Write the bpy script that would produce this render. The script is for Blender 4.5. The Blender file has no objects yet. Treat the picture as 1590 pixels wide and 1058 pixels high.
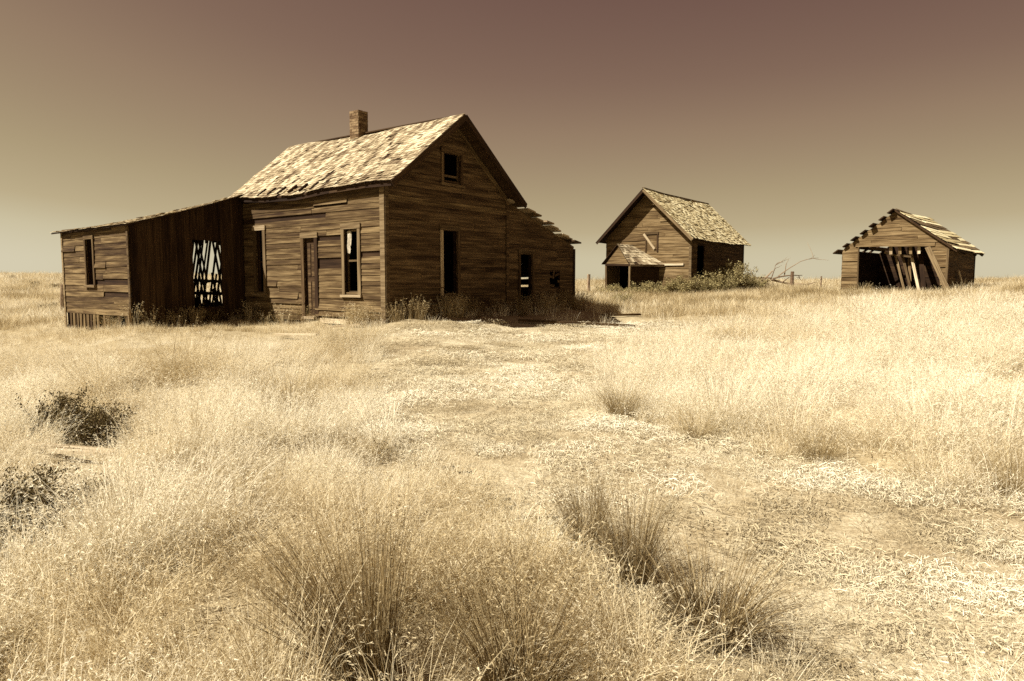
import bpy, math, random
import numpy as np
from mathutils import Vector, Matrix, Quaternion

# ------------------------------------------------------------------ camera, sky, sun, exposure
scene = bpy.context.scene
COL = scene.collection
EXPO = 1.2
EYE = 1.65
cam = bpy.data.cameras.new('camera')
cam.sensor_width = 36.0
cam.lens = 1076.0 / 1590.0 * 36.0
cam.clip_start = 0.05
cam.clip_end = 4000
cam_ob = bpy.data.objects.new('camera', cam)
COL.objects.link(cam_ob)
cam_ob.location = (0, 0, EYE)
cam_ob.rotation_euler = (math.pi / 2 - math.atan(93 / 1076), 0, 0)
scene.camera = cam_ob

SUN_EL, SUN_AZ = math.radians(48), math.radians(244.8)
world = bpy.data.worlds.new('World')
scene.world = world
world.use_nodes = True
nt = world.node_tree
sky = nt.nodes.new('ShaderNodeTexSky')
sky.sky_type = 'NISHITA'
sky.sun_disc = False
sky.dust_density = 0.1
sky.sun_elevation = SUN_EL
sky.sun_rotation = SUN_AZ
bw = nt.nodes.new('ShaderNodeRGBToBW')
nt.links.new(sky.outputs[0], bw.inputs[0])
dv = nt.nodes.new('ShaderNodeMath'); dv.operation = 'MULTIPLY'; dv.inputs[1].default_value = 1 / 14
geo = nt.nodes.new('ShaderNodeNewGeometry')
dt = nt.nodes.new('ShaderNodeVectorMath'); dt.operation = 'DOT_PRODUCT'
nt.links.new(geo.outputs['Incoming'], dt.inputs[0])
dt.inputs[1].default_value = (-math.sin(SUN_AZ) * math.cos(SUN_EL), -math.cos(SUN_AZ) * math.cos(SUN_EL), -math.sin(SUN_EL))
gl = nt.nodes.new('ShaderNodeMath'); gl.operation = 'MULTIPLY_ADD'; gl.inputs[1].default_value = 0.4; gl.inputs[2].default_value = 1.0
nt.links.new(dt.outputs['Value'], gl.inputs[0])
gm = nt.nodes.new('ShaderNodeMath'); gm.operation = 'MULTIPLY'
nt.links.new(bw.outputs[0], gm.inputs[0]); nt.links.new(gl.outputs[0], gm.inputs[1])
nt.links.new(gm.outputs[0], dv.inputs[0])
rp = nt.nodes.new('ShaderNodeValToRGB')
stops = [(1.2, (88, 62, 54)), (2.2, (114, 87, 77)), (2.8, (131, 105, 89)), (3.4, (149, 125, 102)), (4.7, (172, 154, 121)),
         (5.8, (188, 172, 137)), (6.6, (203, 192, 160)), (7.5, (213, 204, 176)), (14, (245, 238, 215))]
lin = lambda v: ((v / 255 + .055) / 1.055) ** 2.4
stops = [(p, tuple(lin(v) for v in c)) for p, c in stops]
el = rp.color_ramp.elements
while len(el) < len(stops):
    el.new(0.5)
for e, (p, c) in zip(el, stops):
    e.position = p / 14
    e.color = (*c, 1)
nt.links.new(dv.outputs[0], rp.inputs[0])
ml = nt.nodes.new('ShaderNodeVectorMath'); ml.operation = 'SCALE'
ml.inputs['Scale'].default_value = 10 / 2 ** EXPO
nt.links.new(rp.outputs[0], ml.inputs[0])
bgn = nt.nodes['Background']
nt.links.new(ml.outputs[0], bgn.inputs[0])
bgn.inputs[1].default_value = 0.1

S_DIR = Vector((math.sin(SUN_AZ) * math.cos(SUN_EL), math.cos(SUN_AZ) * math.cos(SUN_EL), math.sin(SUN_EL)))
sun = bpy.data.lights.new('sun', 'SUN')
sun.energy = 5.0
sun.angle = math.radians(0.53)
sun.color = (1.0, 0.96, 0.85)
sun_ob = bpy.data.objects.new('sun', sun)
COL.objects.link(sun_ob)
sun_ob.rotation_euler = (-S_DIR).to_track_quat('-Z', 'Y').to_euler()

scene.view_settings.view_transform = 'Standard'
scene.view_settings.look = 'None'
scene.view_settings.exposure = EXPO
scene.view_settings.gamma = 1
scene.view_settings.use_curve_mapping = False
scene.render.engine = 'CYCLES'
scene.cycles.max_bounces = 5
scene.cycles.diffuse_bounces = 3
scene.cycles.transparent_max_bounces = 4
scene.cycles.use_denoising = False

R = random.Random(7)
NR = np.random.default_rng(11)


# ------------------------------------------------------------------ helpers
def tag(o, label=None, cat=None, group=None, kind=None):
    if label: o['label'] = label
    if cat: o['category'] = cat
    if group: o['group'] = group
    if kind: o['kind'] = kind
    return o


def mesh_obj(name, verts, faces, mat, parent=None, mw=None, smooth=False):
    me = bpy.data.meshes.new(name)
    me.from_pydata([tuple(v) for v in verts], [], faces)
    me.update()
    if mat: me.materials.append(mat)
    if smooth: me.polygons.foreach_set('use_smooth', [True] * len(me.polygons))
    o = bpy.data.objects.new(name, me)
    COL.objects.link(o)
    if parent: o.parent = parent
    if mw is not None: o.matrix_local = mw
    return o


def np_mesh(name, verts, quads=None, tris=None, mat=None):
    """mesh from numpy arrays"""
    me = bpy.data.meshes.new(name)
    nq = 0 if quads is None else len(quads)
    ntr = 0 if tris is None else len(tris)
    me.vertices.add(len(verts))
    me.vertices.foreach_set('co', np.asarray(verts, np.float32).ravel())
    idx = np.concatenate([a.ravel() for a in (quads, tris) if a is not None and len(a)]).astype(np.int32)
    me.loops.add(len(idx))
    me.loops.foreach_set('vertex_index', idx)
    me.polygons.add(nq + ntr)
    st = np.concatenate([np.arange(nq) * 4, nq * 4 + np.arange(ntr) * 3]).astype(np.int32)
    me.polygons.foreach_set('loop_start', st)
    me.update(calc_edges=True)
    if mat: me.materials.append(mat)
    return me


def link(name, me, parent=None, loc=None, rz=0, s=1):
    o = bpy.data.objects.new(name, me)
    COL.objects.link(o)
    if parent: o.parent = parent
    if loc is not None: o.location = loc
    o.rotation_euler = (0, 0, rz)
    o.scale = (s, s, s)
    return o


def empty(name, loc, rz=0):
    o = bpy.data.objects.new(name, None)
    o.empty_display_size = 0.3
    COL.objects.link(o)
    o.location = loc
    o.rotation_euler = (0, 0, rz)
    return o


def copy_tree(o, parent=None):
    c = o.copy()
    COL.objects.link(c)
    if parent: c.parent = parent
    for ch in list(o.children):
        copy_tree(ch, c)
    return c


def V(u, v, z):
    return Vector((-u, v, z))


BOXF = [(0, 3, 2, 1), (4, 5, 6, 7), (0, 1, 5, 4), (1, 2, 6, 5), (2, 3, 7, 6), (3, 0, 4, 7)]


def frame(p, X, Y, Z):
    m = Matrix.Identity(4)
    for i in range(3):
        m[i][0], m[i][1], m[i][2], m[i][3] = X[i], Y[i], Z[i], p[i]
    return m


def board(name, parent, mat, p, ex, ey, L, H, T, b0=0.0, t0=0.0, b1=None, t1=None, out_b=0.0, out_t=0.0, jit=0.003, sag=0.0):
    """A board: p = lower left corner on the wall plane, ex along, ey up, thickness T outwards (ex x ey, or its flip).
    b0/t0: start along the bottom / top edge; b1/t1: end; out_b/out_t: how far each edge stands off."""
    ex = ex.normalized(); ey = (ey - ex * ex.dot(ey)).normalized()
    b1 = L if b1 is None else b1
    t1 = L if t1 is None else t1
    ez = ex.cross(ey)
    j = lambda: R.uniform(-jit, jit)
    vs = []
    for (x, y, w) in ((b0, 0, out_b), (b1, 0, out_b), (t1, H, out_t), (t0, H, out_t)):
        vs.append((x + j() * 2, y + j() + (-sag * x if sag else 0), w))
    vs += [(x, y, w + T + j() * .5) for x, y, w in vs]
    return mesh_obj(name, vs, BOXF, mat, parent, frame(p, ex, ey, ez))


def beam(name, parent, mat, p0, p1, w, t, side=None, jit=0.004):
    """Square timber from p0 to p1, width w along 'side', thickness t across"""
    ex = (p1 - p0); L = ex.length; ex.normalize()
    side = side or Vector((0, 0, 1))
    if abs(ex.dot(side)) > .95: side = Vector((0, 1, 0))
    ey = (side - ex * ex.dot(side)).normalized()
    ez = ex.cross(ey)
    j = lambda: R.uniform(-jit, jit)
    n = max(1, int(L / 1.2))
    vs, fs = [], []
    for k in range(n + 1):
        x = L * k / n
        dy, dz = (j(), j())
        for a, c in ((-1, -1), (1, -1), (1, 1), (-1, 1)):
            vs.append((x + (j() * 3 if k in (0, n) else 0), a * w / 2 + dy + j() * .3, c * t / 2 + dz + j() * .3))
    for k in range(n):
        o = 4 * k
        for q in range(4):
            fs.append((o + q, o + (q + 1) % 4, o + 4 + (q + 1) % 4, o + 4 + q))
    fs += [(3, 2, 1, 0), (4 * n, 4 * n + 1, 4 * n + 2, 4 * n + 3)]
    return mesh_obj(name, vs, fs, mat, parent, frame(p0, ex, ey, ez))


# ------------------------------------------------------------------ materials
def nodes_of(name):
    m = bpy.data.materials.new(name)
    m.use_nodes = True
    t = m.node_tree
    t.nodes.clear()
    out = t.nodes.new('ShaderNodeOutputMaterial')
    return m, t, out


def N(t, kind, **kw):
    n = t.nodes.new(kind)
    for k, v in kw.items():
        setattr(n, k, v)
    return n


def ramp(t, src, stops):
    r = N(t, 'ShaderNodeValToRGB')
    e = r.color_ramp.elements
    while len(e) < len(stops): e.new(.5)
    for x, (p, c) in zip(e, stops):
        x.position = p
        x.color = (*c, 1)
    t.links.new(src, r.inputs[0])
    return r.outputs[0]


def rnd(t):
    """one random number per piece"""
    oi = N(t, 'ShaderNodeObjectInfo')
    ge = N(t, 'ShaderNodeNewGeometry')
    a = N(t, 'ShaderNodeMath', operation='ADD')
    t.links.new(oi.outputs['Random'], a.inputs[0])
    t.links.new(ge.outputs['Random Per Island'], a.inputs[1])
    f = N(t, 'ShaderNodeMath', operation='FRACT')
    t.links.new(a.outputs[0], f.inputs[0])
    return f.outputs[0]


def wood_mat(name, c_dark, c_mid, c_light, spread=0.5, along=1.0, across=26, rough=.9, scale3=None, streak=None, wts=(.6, .4), tight=.17):
    m, t, out = nodes_of(name)
    r = rnd(t)
    tc = N(t, 'ShaderNodeTexCoord')
    off = N(t, 'ShaderNodeVectorMath', operation='MULTIPLY_ADD')
    cm = N(t, 'ShaderNodeCombineXYZ')
    for i in range(3): t.links.new(r, cm.inputs[i])
    t.links.new(cm.outputs[0], off.inputs[0]); off.inputs[1].default_value = (37, 91, 53)
    t.links.new(tc.outputs['Object'], off.inputs[2])
    mp = N(t, 'ShaderNodeMapping')
    mp.inputs['Scale'].default_value = scale3 or (along, across, across)
    t.links.new(off.outputs[0], mp.inputs[0])
    n1 = N(t, 'ShaderNodeTexNoise'); n1.inputs['Scale'].default_value = 1; n1.inputs['Detail'].default_value = 5; n1.inputs['Roughness'].default_value = .65
    t.links.new(mp.outputs[0], n1.inputs['Vector'])
    n2 = N(t, 'ShaderNodeTexNoise'); n2.inputs['Scale'].default_value = 2.2; n2.inputs['Detail'].default_value = 4
    if streak:
        mp2 = N(t, 'ShaderNodeMapping'); mp2.inputs['Scale'].default_value = streak
        t.links.new(tc.outputs['Object'], mp2.inputs[0]); t.links.new(mp2.outputs[0], n2.inputs['Vector'])
        n2.inputs['Scale'].default_value = 1
    else:
        mp2 = N(t, 'ShaderNodeMapping'); mp2.inputs['Scale'].default_value = (.55, 5, 5)
        t.links.new(off.outputs[0], mp2.inputs[0]); t.links.new(mp2.outputs[0], n2.inputs['Vector'])
    mx = N(t, 'ShaderNodeMath', operation='MULTIPLY_ADD'); mx.inputs[1].default_value = wts[0]
    t.links.new(n1.outputs[0], mx.inputs[0])
    m2 = N(t, 'ShaderNodeMath', operation='MULTIPLY'); m2.inputs[1].default_value = wts[1]
    t.links.new(n2.outputs[0], m2.inputs[0]); t.links.new(m2.outputs[0], mx.inputs[2])
    ad = N(t, 'ShaderNodeMath', operation='MULTIPLY_ADD'); ad.inputs[1].default_value = spread; 
    t.links.new(r, ad.inputs[0])
    sb = N(t, 'ShaderNodeMath', operation='SUBTRACT'); sb.inputs[1].default_value = spread / 2
    t.links.new(mx.outputs[0], sb.inputs[0]); t.links.new(sb.outputs[0], ad.inputs[2])
    col = ramp(t, ad.outputs[0], [(.5 - tight, c_dark), (.5, c_mid), (.5 + tight, c_light)])
    bs = N(t, 'ShaderNodeBsdfPrincipled')
    bs.inputs['Roughness'].default_value = rough
    bs.inputs['Specular IOR Level'].default_value = .12
    t.links.new(col, bs.inputs['Base Color'])
    bp = N(t, 'ShaderNodeBump'); bp.inputs['Strength'].default_value = .5; bp.inputs['Distance'].default_value = .006
    t.links.new(n1.outputs[0], bp.inputs['Height']); t.links.new(bp.outputs[0], bs.inputs['Normal'])
    t.links.new(bs.outputs[0], out.inputs[0])
    return m


def grass_mat(name, stops, attr=True, transl=.3, spread=.35):
    m, t, out = nodes_of(name)
    r = rnd(t)
    ad = N(t, 'ShaderNodeMath', operation='MULTIPLY_ADD'); ad.inputs[1].default_value = spread
    t.links.new(r, ad.inputs[0])
    if attr:
        at = N(t, 'ShaderNodeAttribute'); at.attribute_type = 'INSTANCER'; at.attribute_name = 'tint'
        sb = N(t, 'ShaderNodeMath', operation='SUBTRACT'); sb.inputs[1].default_value = spread / 2
        t.links.new(at.outputs['Fac'], sb.inputs[0]); t.links.new(sb.outputs[0], ad.inputs[2])
    else:
        ad.inputs[2].default_value = .5 - spread / 2
    col = ramp(t, ad.outputs[0], stops)
    df = N(t, 'ShaderNodeBsdfDiffuse'); tr = N(t, 'ShaderNodeBsdfTranslucent')
    t.links.new(col, df.inputs[0]); t.links.new(col, tr.inputs[0])
    mx = N(t, 'ShaderNodeMixShader'); mx.inputs[0].default_value = transl
    t.links.new(df.outputs[0], mx.inputs[1]); t.links.new(tr.outputs[0], mx.inputs[2])
    t.links.new(mx.outputs[0], out.inputs[0])
    return m


def ground_mat(name, stops, sc=1.0, bump=.04):
    m, t, out = nodes_of(name)
    tc = N(t, 'ShaderNodeNewGeometry')
    def noise(s, d, rgh=.6):
        n = N(t, 'ShaderNodeTexNoise'); n.inputs['Scale'].default_value = s * sc; n.inputs['Detail'].default_value = d; n.inputs['Roughness'].default_value = rgh
        t.links.new(tc.outputs['Position'], n.inputs['Vector']); return n.outputs[0]
    a, b, c = noise(.35, 4), noise(6, 5, .7), noise(45, 3, .7)
    s1 = N(t, 'ShaderNodeMath', operation='MULTIPLY_ADD'); s1.inputs[1].default_value = .4
    t.links.new(a, s1.inputs[0])
    s2 = N(t, 'ShaderNodeMath', operation='MULTIPLY_ADD'); s2.inputs[1].default_value = .3
    t.links.new(b, s2.inputs[0])
    s3 = N(t, 'ShaderNodeMath', operation='MULTIPLY'); s3.inputs[1].default_value = .3
    t.links.new(c, s3.inputs[0]); t.links.new(s3.outputs[0], s2.inputs[2]); t.links.new(s2.outputs[0], s1.inputs[2])
    col = ramp(t, s1.outputs[0], stops)
    bs = N(t, 'ShaderNodeBsdfDiffuse')
    t.links.new(col, bs.inputs[0])
    bp = N(t, 'ShaderNodeBump'); bp.inputs['Strength'].default_value = .8; bp.inputs['Distance'].default_value = bump
    t.links.new(b, bp.inputs['Height'])
    b2 = N(t, 'ShaderNodeBump'); b2.inputs['Strength'].default_value = .7; b2.inputs['Distance'].default_value = bump / 4
    t.links.new(c, b2.inputs['Height']); t.links.new(bp.outputs[0], b2.inputs['Normal'])
    t.links.new(b2.outputs[0], bs.inputs['Normal'])
    t.links.new(bs.outputs[0], out.inputs[0])
    return m


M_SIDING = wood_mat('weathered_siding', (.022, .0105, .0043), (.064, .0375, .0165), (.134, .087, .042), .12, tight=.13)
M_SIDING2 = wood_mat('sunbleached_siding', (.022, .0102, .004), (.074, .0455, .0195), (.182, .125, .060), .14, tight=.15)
M_SHED = wood_mat('shed_siding', (.038, .020, .008), (.106, .0675, .030), (.205, .142, .071), .12, tight=.14)
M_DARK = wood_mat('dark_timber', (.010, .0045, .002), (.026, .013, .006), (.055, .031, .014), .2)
M_TRIM = wood_mat('bleached_trim', (.042, .025, .011), (.092, .060, .029), (.19, .135, .072), .25)
M_PALE = wood_mat('pale_bare_wood', (.15, .10, .052), (.29, .22, .135), (.47, .39, .265), .25)
M_SHINGLE = wood_mat('cedar_shingle', (.075, .046, .024), (.25, .19, .112), (.50, .42, .28), .20, scale3=(40, 3, 40), streak=(3.4, .55, 3.4), wts=(.45, .55), tight=.15)
M_SHINGLE2 = wood_mat('mossy_shingle', (.20, .145, .065), (.45, .365, .20), (.66, .58, .37), .24, scale3=(40, 3, 40), streak=(3.0, .7, 3.0), wts=(.5, .5), tight=.16)
M_BRICK = wood_mat('sooty_brick', (.06, .032, .015), (.13, .082, .042), (.23, .16, .088), .2, scale3=(18, 18, 18))
M_MORTAR = wood_mat('lime_mortar', (.06, .04, .02), (.11, .08, .045), (.17, .13, .08), .2, scale3=(18, 18, 18))
M_CLOTH = wood_mat('faded_cloth', (.25, .21, .15), (.36, .31, .23), (.46, .41, .31), .1, scale3=(6, 6, 6))
M_BARK = wood_mat('bare_bark', (.10, .06, .035), (.19, .13, .08), (.30, .22, .14), .3, scale3=(30, 30, 3))
M_GROUND = ground_mat('dry_ground', [(.3, (.16, .115, .06)), (.5, (.28, .22, .13)), (.7, (.42, .355, .235))])
M_PATH = ground_mat('trodden_straw', [(.36, (.15, .108, .058)), (.48, (.29, .228, .138)), (.60, (.48, .415, .285))], 1.0, .05)
G_PALE = [(.0, (.17, .112, .045)), (.3, (.40, .305, .16)), (.6, (.63, .53, .345)), (1, (.77, .70, .545))]
M_GRASS = grass_mat('dry_grass_blades', G_PALE, transl=.42)
M_STRAW = grass_mat('straw_litter', [(.0, (.22, .165, .09)), (.5, (.46, .385, .25)), (1, (.66, .60, .46))], transl=.1)
M_TAN = grass_mat('tan_bunchgrass', [(.0, (.072, .046, .019)), (.62, (.17, .117, .053)), (1, (.44, .35, .20))], attr=False, transl=.2, spread=.8)
M_TAN2 = grass_mat('pale_bunchgrass', [(.0, (.16, .11, .05)), (.5, (.33, .25, .13)), (1, (.55, .46, .29))], attr=False, transl=.3, spread=.8)
M_SAGE = grass_mat('sage_leaves', [(.0, (.034, .023, .009)), (.5, (.085, .060, .025)), (1, (.20, .155, .075))], attr=False, transl=.15, spread=.9)
M_SAGE2 = grass_mat('pale_sage_leaves', [(.0, (.09, .066, .026)), (.5, (.23, .182, .08)), (1, (.42, .345, .17))], attr=False, transl=.2, spread=.9)

# ------------------------------------------------------------------ terrain
A_DIR = np.array([-.80297, .59602]); B_DIR = np.array([.59602, .80297])
HC = np.array([-2.9044, 16.0]); HZ = .656
A3 = np.array([-.7358, .6772]); B3 = np.array([.6772, .7358])
C2 = np.array([9.247, 36.0]); Z2 = 1.0
C3 = np.array([20.022, 32.0]); Z3 = 1.16


def hpt(u, v):
    return HC + A_DIR * u + B_DIR * v


CP = [(0, -6, 0), (0, 0, 0), (-2, 2, .02), (2, 2, 0), (0, 4, 0.0), (-3, 4, .07), (3, 4, .06), (0, 8, .14), (-4, 8, .14), (4, 8, .30), (7, 9, .55),
      (-8, 10, .10), (0, 12, .22), (3.4, 12, .36), (-5, 13, .24), (8, 14, .68), (12, 14, .80), (16, 16, .98), (-10, 14, .10), (-14, 17, .12), (0, 15.4, .34), (2.5, 16, .33),
      (5, 18.5, .42), (3.2, 22, .50), (4.5, 28, .70), (7, 24, .72), (10, 24, .80), (15, 24, .92), (20, 25, 1.46), (17.5, 21, 1.22), (26, 28, 1.66), (32, 34, 1.55),
      (14, 32, .84), (20, 32, .80), (16, 37, .92), (24, 37, 1.02), (5, 39, .74), (9.3, 36, .72), (14, 43, 1.0), (8, 46, .92), (13, 40, .86), (24, 55, 1.08), (10, 60, 1.0), (19, 30, .80),
      (40, 55, 1.2), (60, 120, .9), (20, 120, .7), (-20, 26, .30), (-17, 25, .34), (-30, 40, .85), (-20, 42, .8), (-45, 70, 1.35), (-5, 50, .9), (-60, 120, 2.0), (-20, 120, 1.5), (-130, 200, 2.9),
      (-10, 30, .7), (-30, 15, .1), (-20, 5, .0), (20, 5, .5), (40, 20, 1.3), (-250, 400, 4.7), (0, 400, 1.5), (250, 400, .6), (100, 200, .6), (-500, 700, 7), (0, 800, 1.5), (500, 700, 0),
      (-400, 0, 0), (400, 0, 1), (0, -300, 0), (-300, -300, 0), (300, -300, 0)]
for (u, v, z) in [(0, 0, 0), (5.6, 0, -.12), (0, 2.3, 0.02), (0, 4.6, 0), (0, 8.2, .03), (5, 8.2, .05), (6.5, 3, .0), (3, 4, 0), (5.6, -3.07, -.24), (7.5, -3.07, -.36), (9.45, -3.07, -.48), (9.4, 0, -.25), (2.5, -1.0, -.24), (2.5, 0, -.14), (4.5, -1.2, -.22), (0, -1.2, -.22), (-2.6, 2.0, -.30), (-2.6, 6, -.24), (-1.2, 4, -.08), (5, -4.5, -.40), (9, -4.5, -.56), (2, -3, -.36)]:
    p = hpt(u, v)
    CP.append((p[0], p[1], HZ + z))
CP = np.array(CP)


def _warp(x, y):
    r = np.sqrt(x * x + y * y) + 6.0
    k = 8.0 / r ** .62
    return np.stack([x * k, y * k], -1)


def _tps(r2):
    return .5 * r2 * np.log(r2 + 1e-12)


_q = _warp(CP[:, 0], CP[:, 1])
_n = len(CP)
_K = _tps(((_q[:, None] - _q[None]) ** 2).sum(-1)) + np.eye(_n) * .02
_P = np.concatenate([np.ones((_n, 1)), _q], 1)
_S = np.linalg.solve(np.block([[_K, _P], [_P.T, np.zeros((3, 3))]]), np.concatenate([CP[:, 2], np.zeros(3)]))


def _hash(i, j, seed):
    h = np.sin(i * 127.1 + j * 311.7 + seed * 74.7) * 43758.5453
    return h - np.floor(h)


def vnoise(x, y, seed=0):
    i, j = np.floor(x), np.floor(y)
    fx, fy = x - i, y - j
    fx, fy = fx * fx * (3 - 2 * fx), fy * fy * (3 - 2 * fy)
    a, b = _hash(i, j, seed), _hash(i + 1, j, seed)
    c, d = _hash(i, j + 1, seed), _hash(i + 1, j + 1, seed)
    return (a + (b - a) * fx) * (1 - fy) + (c + (d - c) * fx) * fy


def fbm(x, y, s, seed=0, oct=3):
    v, amp, tot = 0, 1.0, 0
    for k in range(oct):
        v = v + amp * vnoise(x / s, y / s, seed + k * 13)
        tot += amp; amp *= .5; s = s / 2.1
    return v / tot


# the two edges of the track, as x for each y
TL = np.array([(-8, 9), (0, 3.2), (2.0, 1.7), (2.73, 1.06), (3.03, .9), (4.13, .41), (5.12, -.17), (6.27, -.92), (9.4, -1.82), (14.1, -2.58), (15.6, -2.0), (17.4, -.4), (18.4, 1.2), (19.2, 3.2), (19.6, 4.4)])
TR = np.array([(-8, 30), (0, 16), (2.0, 10), (3.2, 5.5), (4.48, 3.4), (5.32, 2.55), (6.19, 1.78), (7.58, 1.18), (10.6, 1.05), (13.2, 2.0), (15.5, 2.97), (16.9, 4.2), (18.2, 5.6), (19.6, 6.4)])


def path_in(x, y):
    """> 0 on the track, metres to its edge (about)"""
    l = np.interp(y, TL[:, 0], TL[:, 1]); r = np.interp(y, TR[:, 0], TR[:, 1])
    w = (fbm(x, y, .9, 5) - .5) * .6
    d = np.minimum(x - l, r - x) * .75 + w
    return np.where((y > 19.6) | (y < -8), -9.0, d)


def G(x, y, rough=True):
    x = np.asarray(x, float); y = np.asarray(y, float)
    sh = x.shape
    xf, yf = x.ravel(), y.ravel()
    out = np.empty(len(xf))
    for s in range(0, len(xf), 20000):
        q = _warp(xf[s:s + 20000], yf[s:s + 20000])
        out[s:s + 20000] = _tps(((q[:, None] - _q[None]) ** 2).sum(-1)) @ _S[:_n] + _S[_n] + q @ _S[_n + 1:]
    z = out.reshape(sh)
    if rough:
        pi_ = path_in(x, y)
        k = np.clip(-pi_ * 1.2, 0, 1)
        z = z + (fbm(x, y, 1.3, 3, 3) - .5) * (.05 + .16 * k) + (fbm(x, y, 5, 8, 2) - .5) * .1 + k * (.04 + (fbm(x, y, .7, 61, 2) - .5) * .20)
    return z


def g1(x, y):
    return float(G(np.array([x]), np.array([y]))[0])


def axis(lo, hi, n, near):
    t = np.linspace(np.arcsinh(lo / near), np.arcsinh(hi / near), n)
    return np.sinh(t) * near


gx = axis(-900, 900, 360, 3.0)
gy = axis(-160, 1500, 380, 4.0)
X, Y = np.meshgrid(gx, gy)
Zg = G(X, Y)
nx, ny = len(gx), len(gy)
I = np.arange(nx * ny).reshape(ny, nx)
quads = np.stack([I[:-1, :-1], I[:-1, 1:], I[1:, 1:], I[1:, :-1]], -1).reshape(-1, 4)
me = np_mesh('ground', np.stack([X, Y, Zg], -1).reshape(-1, 3), quads, None, M_GROUND)
me.polygons.foreach_set('use_smooth', [True] * len(me.polygons))
tag(link('ground', me), 'rolling dry pasture ground reaching the horizon', None, None, 'structure')

# the trodden track, a sheet a little above the ground
px = np.arange(-4, 12.01, .16); py = np.arange(-1, 19.8, .16)
X, Y = np.meshgrid(px, py)
D = path_in(X, Y)
I = np.arange(X.size).reshape(X.shape)
q4 = np.stack([I[:-1, :-1], I[:-1, 1:], I[1:, 1:], I[1:, :-1]], -1).reshape(-1, 4)
keep = (D.ravel()[q4] > -.05).all(1)
q4 = q4[keep]
used, inv = np.unique(q4, return_inverse=True)
ZP = G(X, Y) + .022
vp = np.stack([X, Y, ZP], -1).reshape(-1, 3)[used]
me = np_mesh('path', vp, inv.reshape(-1, 4), None, M_PATH)
me.polygons.foreach_set('use_smooth', [True] * len(me.polygons))
tag(link('path', me), 'pale trodden straw track leading up to the farmhouse', None, None, 'structure')


# ------------------------------------------------------------------ building kit (all in u, v, z of a building)
def wall(name, parent, mat, origin, exv, L, H, lo, hi, holes=(), course=.128, skip=(), split=.35, thick=.014, inner=None, jit=.003, gap=0.0, keep=1.0, boards='plank', broken=()):
    """Horizontal siding on sheathing. origin/exv in building space (Vectors), lo/hi(z) outline, holes (x0,x1,z0,z1)."""
    ez_ = Vector((0, 0, 1))
    nrm = exv.cross(ez_)
    # sheathing behind, cut round the openings
    zs = sorted(set([0.0, H] + [h[2] for h in holes] + [h[3] for h in holes] + list(np.arange(0, H, .3))))
    zs = [z for z in zs if 0 <= z <= H]
    vs, fs = [], []
    for z0, z1 in zip(zs[:-1], zs[1:]):
        if z1 - z0 < 1e-4: continue
        segs = [(lo(z0), lo(z1), hi(z0), hi(z1))]
        zm = (z0 + z1) / 2
        for h in holes:
            if h[2] < zm < h[3]:
                ns = []
                for a0, a1, c0, c1 in segs:
                    if h[1] <= min(a0, a1) or h[0] >= max(c0, c1): ns.append((a0, a1, c0, c1)); continue
                    if h[0] > max(a0, a1): ns.append((a0, a1, h[0], h[0]))
                    if h[1] < min(c0, c1): ns.append((h[1], h[1], c0, c1))
                segs = ns
        for a0, a1, c0, c1 in segs:
            if c0 - a0 < .01 and c1 - a1 < .01: continue
            o = len(vs)
            for d in (-.03, -.004):
                for x, z in ((a0, z0), (max(c0, a0 + .001), z0), (max(c1, a1 + .001), z1), (a1, z1)):
                    vs.append(origin + exv * x + ez_ * z + nrm * d)
            fs += [tuple(i + o for i in f) for f in BOXF]
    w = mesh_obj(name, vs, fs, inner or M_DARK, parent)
    z = 0.0
    row = 0
    while z < H - .03:
        c = min(course * R.uniform(.94, 1.06), H - z)
        zt = z + c - gap
        cuts = sorted([R.uniform(.15, .85) * L for _ in range(1 if R.random() < split * 2 else 0)] + ([R.uniform(.3, .7) * L] if R.random() < split * .6 else []))
        segs = []
        b0, t0, b1, t1 = lo(z), lo(zt), hi(z), hi(zt)
        cuts = [c_ for c_ in cuts if max(b0, t0) + .08 < c_ < min(b1, t1) - .08]
        xs = [None] + cuts + [None]
        for i in range(len(xs) - 1):
            sb0, st0 = (b0, t0) if xs[i] is None else (xs[i] + .003,) * 2
            sb1, st1 = (b1, t1) if xs[i + 1] is None else (xs[i + 1] - .003,) * 2
            if sb1 - sb0 > .06: segs.append([sb0, st0, sb1, st1])
        zm = (z + zt) / 2
        for h in holes:
            if h[2] - .02 < zm < h[3] + .02:
                ns = []
                for sb0, st0, sb1, st1 in segs:
                    if h[1] <= min(sb0, st0) or h[0] >= max(sb1, st1): ns.append([sb0, st0, sb1, st1]); continue
                    if h[0] > max(sb0, st0) + .03: ns.append([sb0, st0, h[0], h[0]])
                    if h[1] < min(sb1, st1) - .03: ns.append([h[1], h[1], sb1, st1])
                segs = ns
        for sb0, st0, sb1, st1 in segs:
            if R.random() > keep or any(s[0] < (sb0 + sb1) / 2 < s[1] and s[2] < zm < s[3] for s in skip): continue
            st1 = max(st1, st0 + .004)
            if course < .3 and sb1 - sb0 < 3.0 and R.random() < .012: continue
            loose_ = course < .3 and sb1 - sb0 < 3.2 and R.random() < .06
            p = origin + ez_ * z
            board(boards, w, mat, p, exv, ez_, L, c - gap + .012, thick, sb0, st0, sb1, st1, R.uniform(.012, .02) + (.03 if loose_ else 0), .001 + (.008 if loose_ else 0), jit, sag=R.choice((0, 0, 0, R.uniform(-.006, .006))) + (R.uniform(-.012, .012) if loose_ else 0))
        z += c
        row += 1
    return w


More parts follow.
